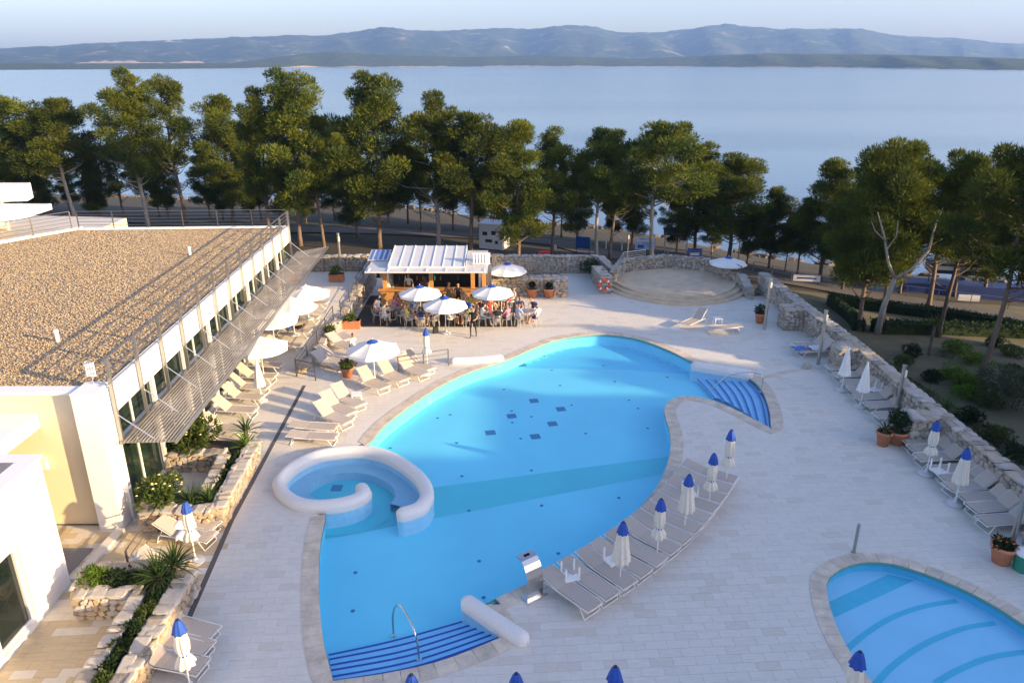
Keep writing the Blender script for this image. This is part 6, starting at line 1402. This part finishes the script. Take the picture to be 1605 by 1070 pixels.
panel('blue_sign', on_ground(913, 400), 1.4, 1.1, .7, M['sign_blue'], 'blue notice board among the pines left of the stage', 'sign', R(-20))
panel('poster_board', on_ground(1010, 402), 1.9, 1.1, .7, M['sign_mix'], 'pale blue poster board by the shore behind the stage', 'sign', R(-8), marks=[(0, 1.55, 1.6, .18, M['sign_white']), (-.4, 1.0, .6, .3, M['sign_blue'])])
panel('blue_sign', on_ground(1087, 418), 1.3, 1.3, .4, M['sign_blue'], 'blue upright sign behind the stage near the slim trunk', 'sign', R(-5), marks=[(0, 1.2, .8, .25, M['sign_white'])])
panel('blue_sign', on_ground(1057, 418), 1.5, .8, .1, M['tarp'], 'low dark blue board leaning near the shore signs', 'sign', R(-25))
panel('white_notice', on_ground(868, 398), .5, .55, .35, M['sign_white'], 'small white notice on a post among the pines', 'sign', R(-30))
panel('banner', on_ground(1263, 446), 2.2, .55, .3, M['sign_white'], 'white banner on the fence at the right promenade', 'banner', R(-12), marks=[(0, .58, 1.6, .14, M['sign_blue'])])
panel('banner', on_ground(1517, 475), 1.6, .5, .2, M['sign_white'], 'white banner on the fence in front of the blue tarpaulins', 'banner', R(-12))
panel('banner', on_ground(1383, 458), 1.8, .5, .2, M['sign_blue'], 'violet blue banner on the fence left of the tarpaulins', 'banner', R(-12))
tp = empty('covered_stand', on_ground(1560, 468), R(-14), 'long blue tarpaulin covered stand at the shore on the right', 'stand'); mb = MB(); mb.box((-2, 0, .6), (11, 2.0, 1.2)); mb.build('tarpaulin', M['tarp'], tp); mb = MB(); mb.box((-3, 0, 2.6), (5.5, 1.8, .9)); mb.build('sign_board', M['dark'], tp); mb = MB(); mb.box((-3, -.92, 2.65), (4.6, .02, .35)); mb.build('print', M['sign_white'], tp)
for x in (-5.5, -.5): mb = MB(); mb.box((x, 0, 1.9), (.08, .08, 1.5)); mb.build('post', M['rail'], tp)
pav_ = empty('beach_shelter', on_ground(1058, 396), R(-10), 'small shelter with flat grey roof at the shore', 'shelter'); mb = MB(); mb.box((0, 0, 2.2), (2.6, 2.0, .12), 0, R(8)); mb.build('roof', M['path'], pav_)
for sx in (-1, 1):
    for sy in (-1, 1): mb = MB(); mb.box((sx * 1.1, sy * .8, 1.1), (.07, .07, 2.2)); mb.build('post', M['sign_white'], pav_)
wf = empty('white_gate_frame', on_ground(962, 392), R(-10), 'small white gabled frame at the shore', 'frame'); mb = MB(); mb.tube([(-.8, 0, 0), (-.8, 0, 1.2), (0, 0, 1.8), (.8, 0, 1.2), (.8, 0, 0)], .06, 6); mb.build('frame_tube', M['white'], wf)
crate = empty('red_crate', on_ground(853, 403), .2, 'red crate on the ground behind the rear wall', 'crate'); mb = MB(); mb.box((0, 0, .25), (1.0, .5, .5)); mb.build('crate_body', M['red'], crate); mb = MB(); mb.box((0, 0, .53), (1.06, .56, .06)); mb.build('lid', M['red'], crate)
# promenade fence
fp = [on_ground(1180, 425), on_ground(1240, 440), on_ground(1330, 453), on_ground(1420, 465), on_ground(1520, 478), on_ground(1640, 492)]
railing('shore_fence', [tuple(p) for p in fp], .95, 'thin grey fence along the promenade on the right', rails=2, m_=M['pipe'], spacing=2.4)
fp = [(x, yshore(x) - 1.5, zt(x, yshore(x) - 1.5)) for x in (-60, -40, -22, -8, 6)]
railing('shore_fence', fp, .95, 'thin grey fence along the shore behind the left pines', rails=2, m_=M['pipe'], spacing=3)
rk = MB(); r_ = random.Random(8)
for k in range(420):
    x = r_.uniform(-75, 60); y = yshore(x) + r_.uniform(-1.0, 2.2); V, Fs = stone_piece(r_, r_.uniform(.5, 1.6), r_.uniform(.5, 1.2), r_.uniform(.4, .9)); a = r_.uniform(0, 6); z = max(zt(x, y), SEA_Z - .1)
    rk.add([(v.x * math.cos(a) - v.y * math.sin(a) + x, v.x * math.sin(a) + v.y * math.cos(a) + y, v.z + z) for v in V], Fs)
tag(rk.build('shore_rocks', M['shore_rock']), 'rough boulders along the waterline', 'rocks', kind='stuff')
# moored motor boat
bt_ = empty('motor_boat', at(1056, 305, SEA_Z), R(25), 'small white motor boat moored behind the pines', 'boat'); mb = MB(); V = []; Fs = []
for i, (x, w_, zb) in enumerate([(-3, .9, .15), (-1, 1.1, 0), (1.2, 1.0, 0), (2.6, .5, .2), (3.4, .04, .5)]): V += [(x, -w_, 1.0 + .12 * i), (x, -w_ * .7, zb), (x, w_ * .7, zb), (x, w_, 1.0 + .12 * i)]
for i in range(4): o = i * 4; Fs += [(o, o + 1, o + 5, o + 4), (o + 1, o + 2, o + 6, o + 5), (o + 2, o + 3, o + 7, o + 6), (o + 3, o, o + 4, o + 7)]
Fs.append((0, 3, 2, 1)); mb.add(V, Fs); mb.build('hull', M['white'], bt_); mb = MB(); mb.box((-.3, 0, 1.6), (2.2, 1.4, .9), 0, 0, 0, .75); mb.build('cabin', M['sign_blue'], bt_)

# unseen hotel wing and pines, added and stepped in height to shade the deck
hw = empty('shade_wing', (0, 0, 0), 0, 'unseen pale hotel wing added right of the view for its shade', 'building')
mb = MB(); mb.prism([(46, -75), (60, -75), (60, 2), (46, 2)], -1, 15.3); mb.build('wall', M['render'], hw)
mb = MB(); mb.prism([(45.6, -75.4), (60.4, -75.4), (60.4, 2.4), (45.6, 2.4)], 15.3, 15.65); mb.build('roof', M['white'], hw)
for fl_ in range(4):
    for k in range(17):
        mb = MB(); mb.box((45.99, -70 + k * 4.2, 1.6 + fl_ * 3.4), (.06, 2.2, 2.1)); mb.build('window', M['glass_dark'], hw)
mb = MB(); mb.prism([(46, 2), (59, 2), (59, 13), (46, 13)], -1, 12.6); mb.build('mid_shade_wing', M['render'], hw)
mb = MB(); mb.prism([(46, 13), (58, 13), (58, 33), (46, 33)], -1, 8.6); mb.build('low_shade_wing', M['render'], hw)
for i, (x, y, h) in enumerate([(40, 1, 14.5), (41, 9, 12.6), (39, 16, 12.0), (42, 20, 11.5), (40, 26, 11), (42, 31, 11.5), (41, -4, 16), (40, -10, 16), (36, 34, 10.5)]): pine(Vector((x, y, -1)), h, None, i % 6, ORD[i] + ' unseen pine of the row added right of the view for shade', 'unseen pines added for shade')

# ================================================================ AIR
m = bpy.data.materials.new('haze'); m.use_nodes = True; t = m.node_tree
for n_ in list(t.nodes):
    if n_.type != 'OUTPUT_MATERIAL': t.nodes.remove(n_)
pv = t.nodes.new('ShaderNodeVolumePrincipled'); pv.inputs['Color'].default_value = (0.32, 0.54, 1.0, 1); pv.inputs['Density'].default_value = 0.0001; pv.inputs['Anisotropy'].default_value = 0.1
t.links.new(pv.outputs[0], t.nodes['Material Output'].inputs['Volume'])
mb = MB(); mb.box((0, 2750, 190), (12200, 8700, 410)); tag(mb.build('haze', m), kind='stuff')
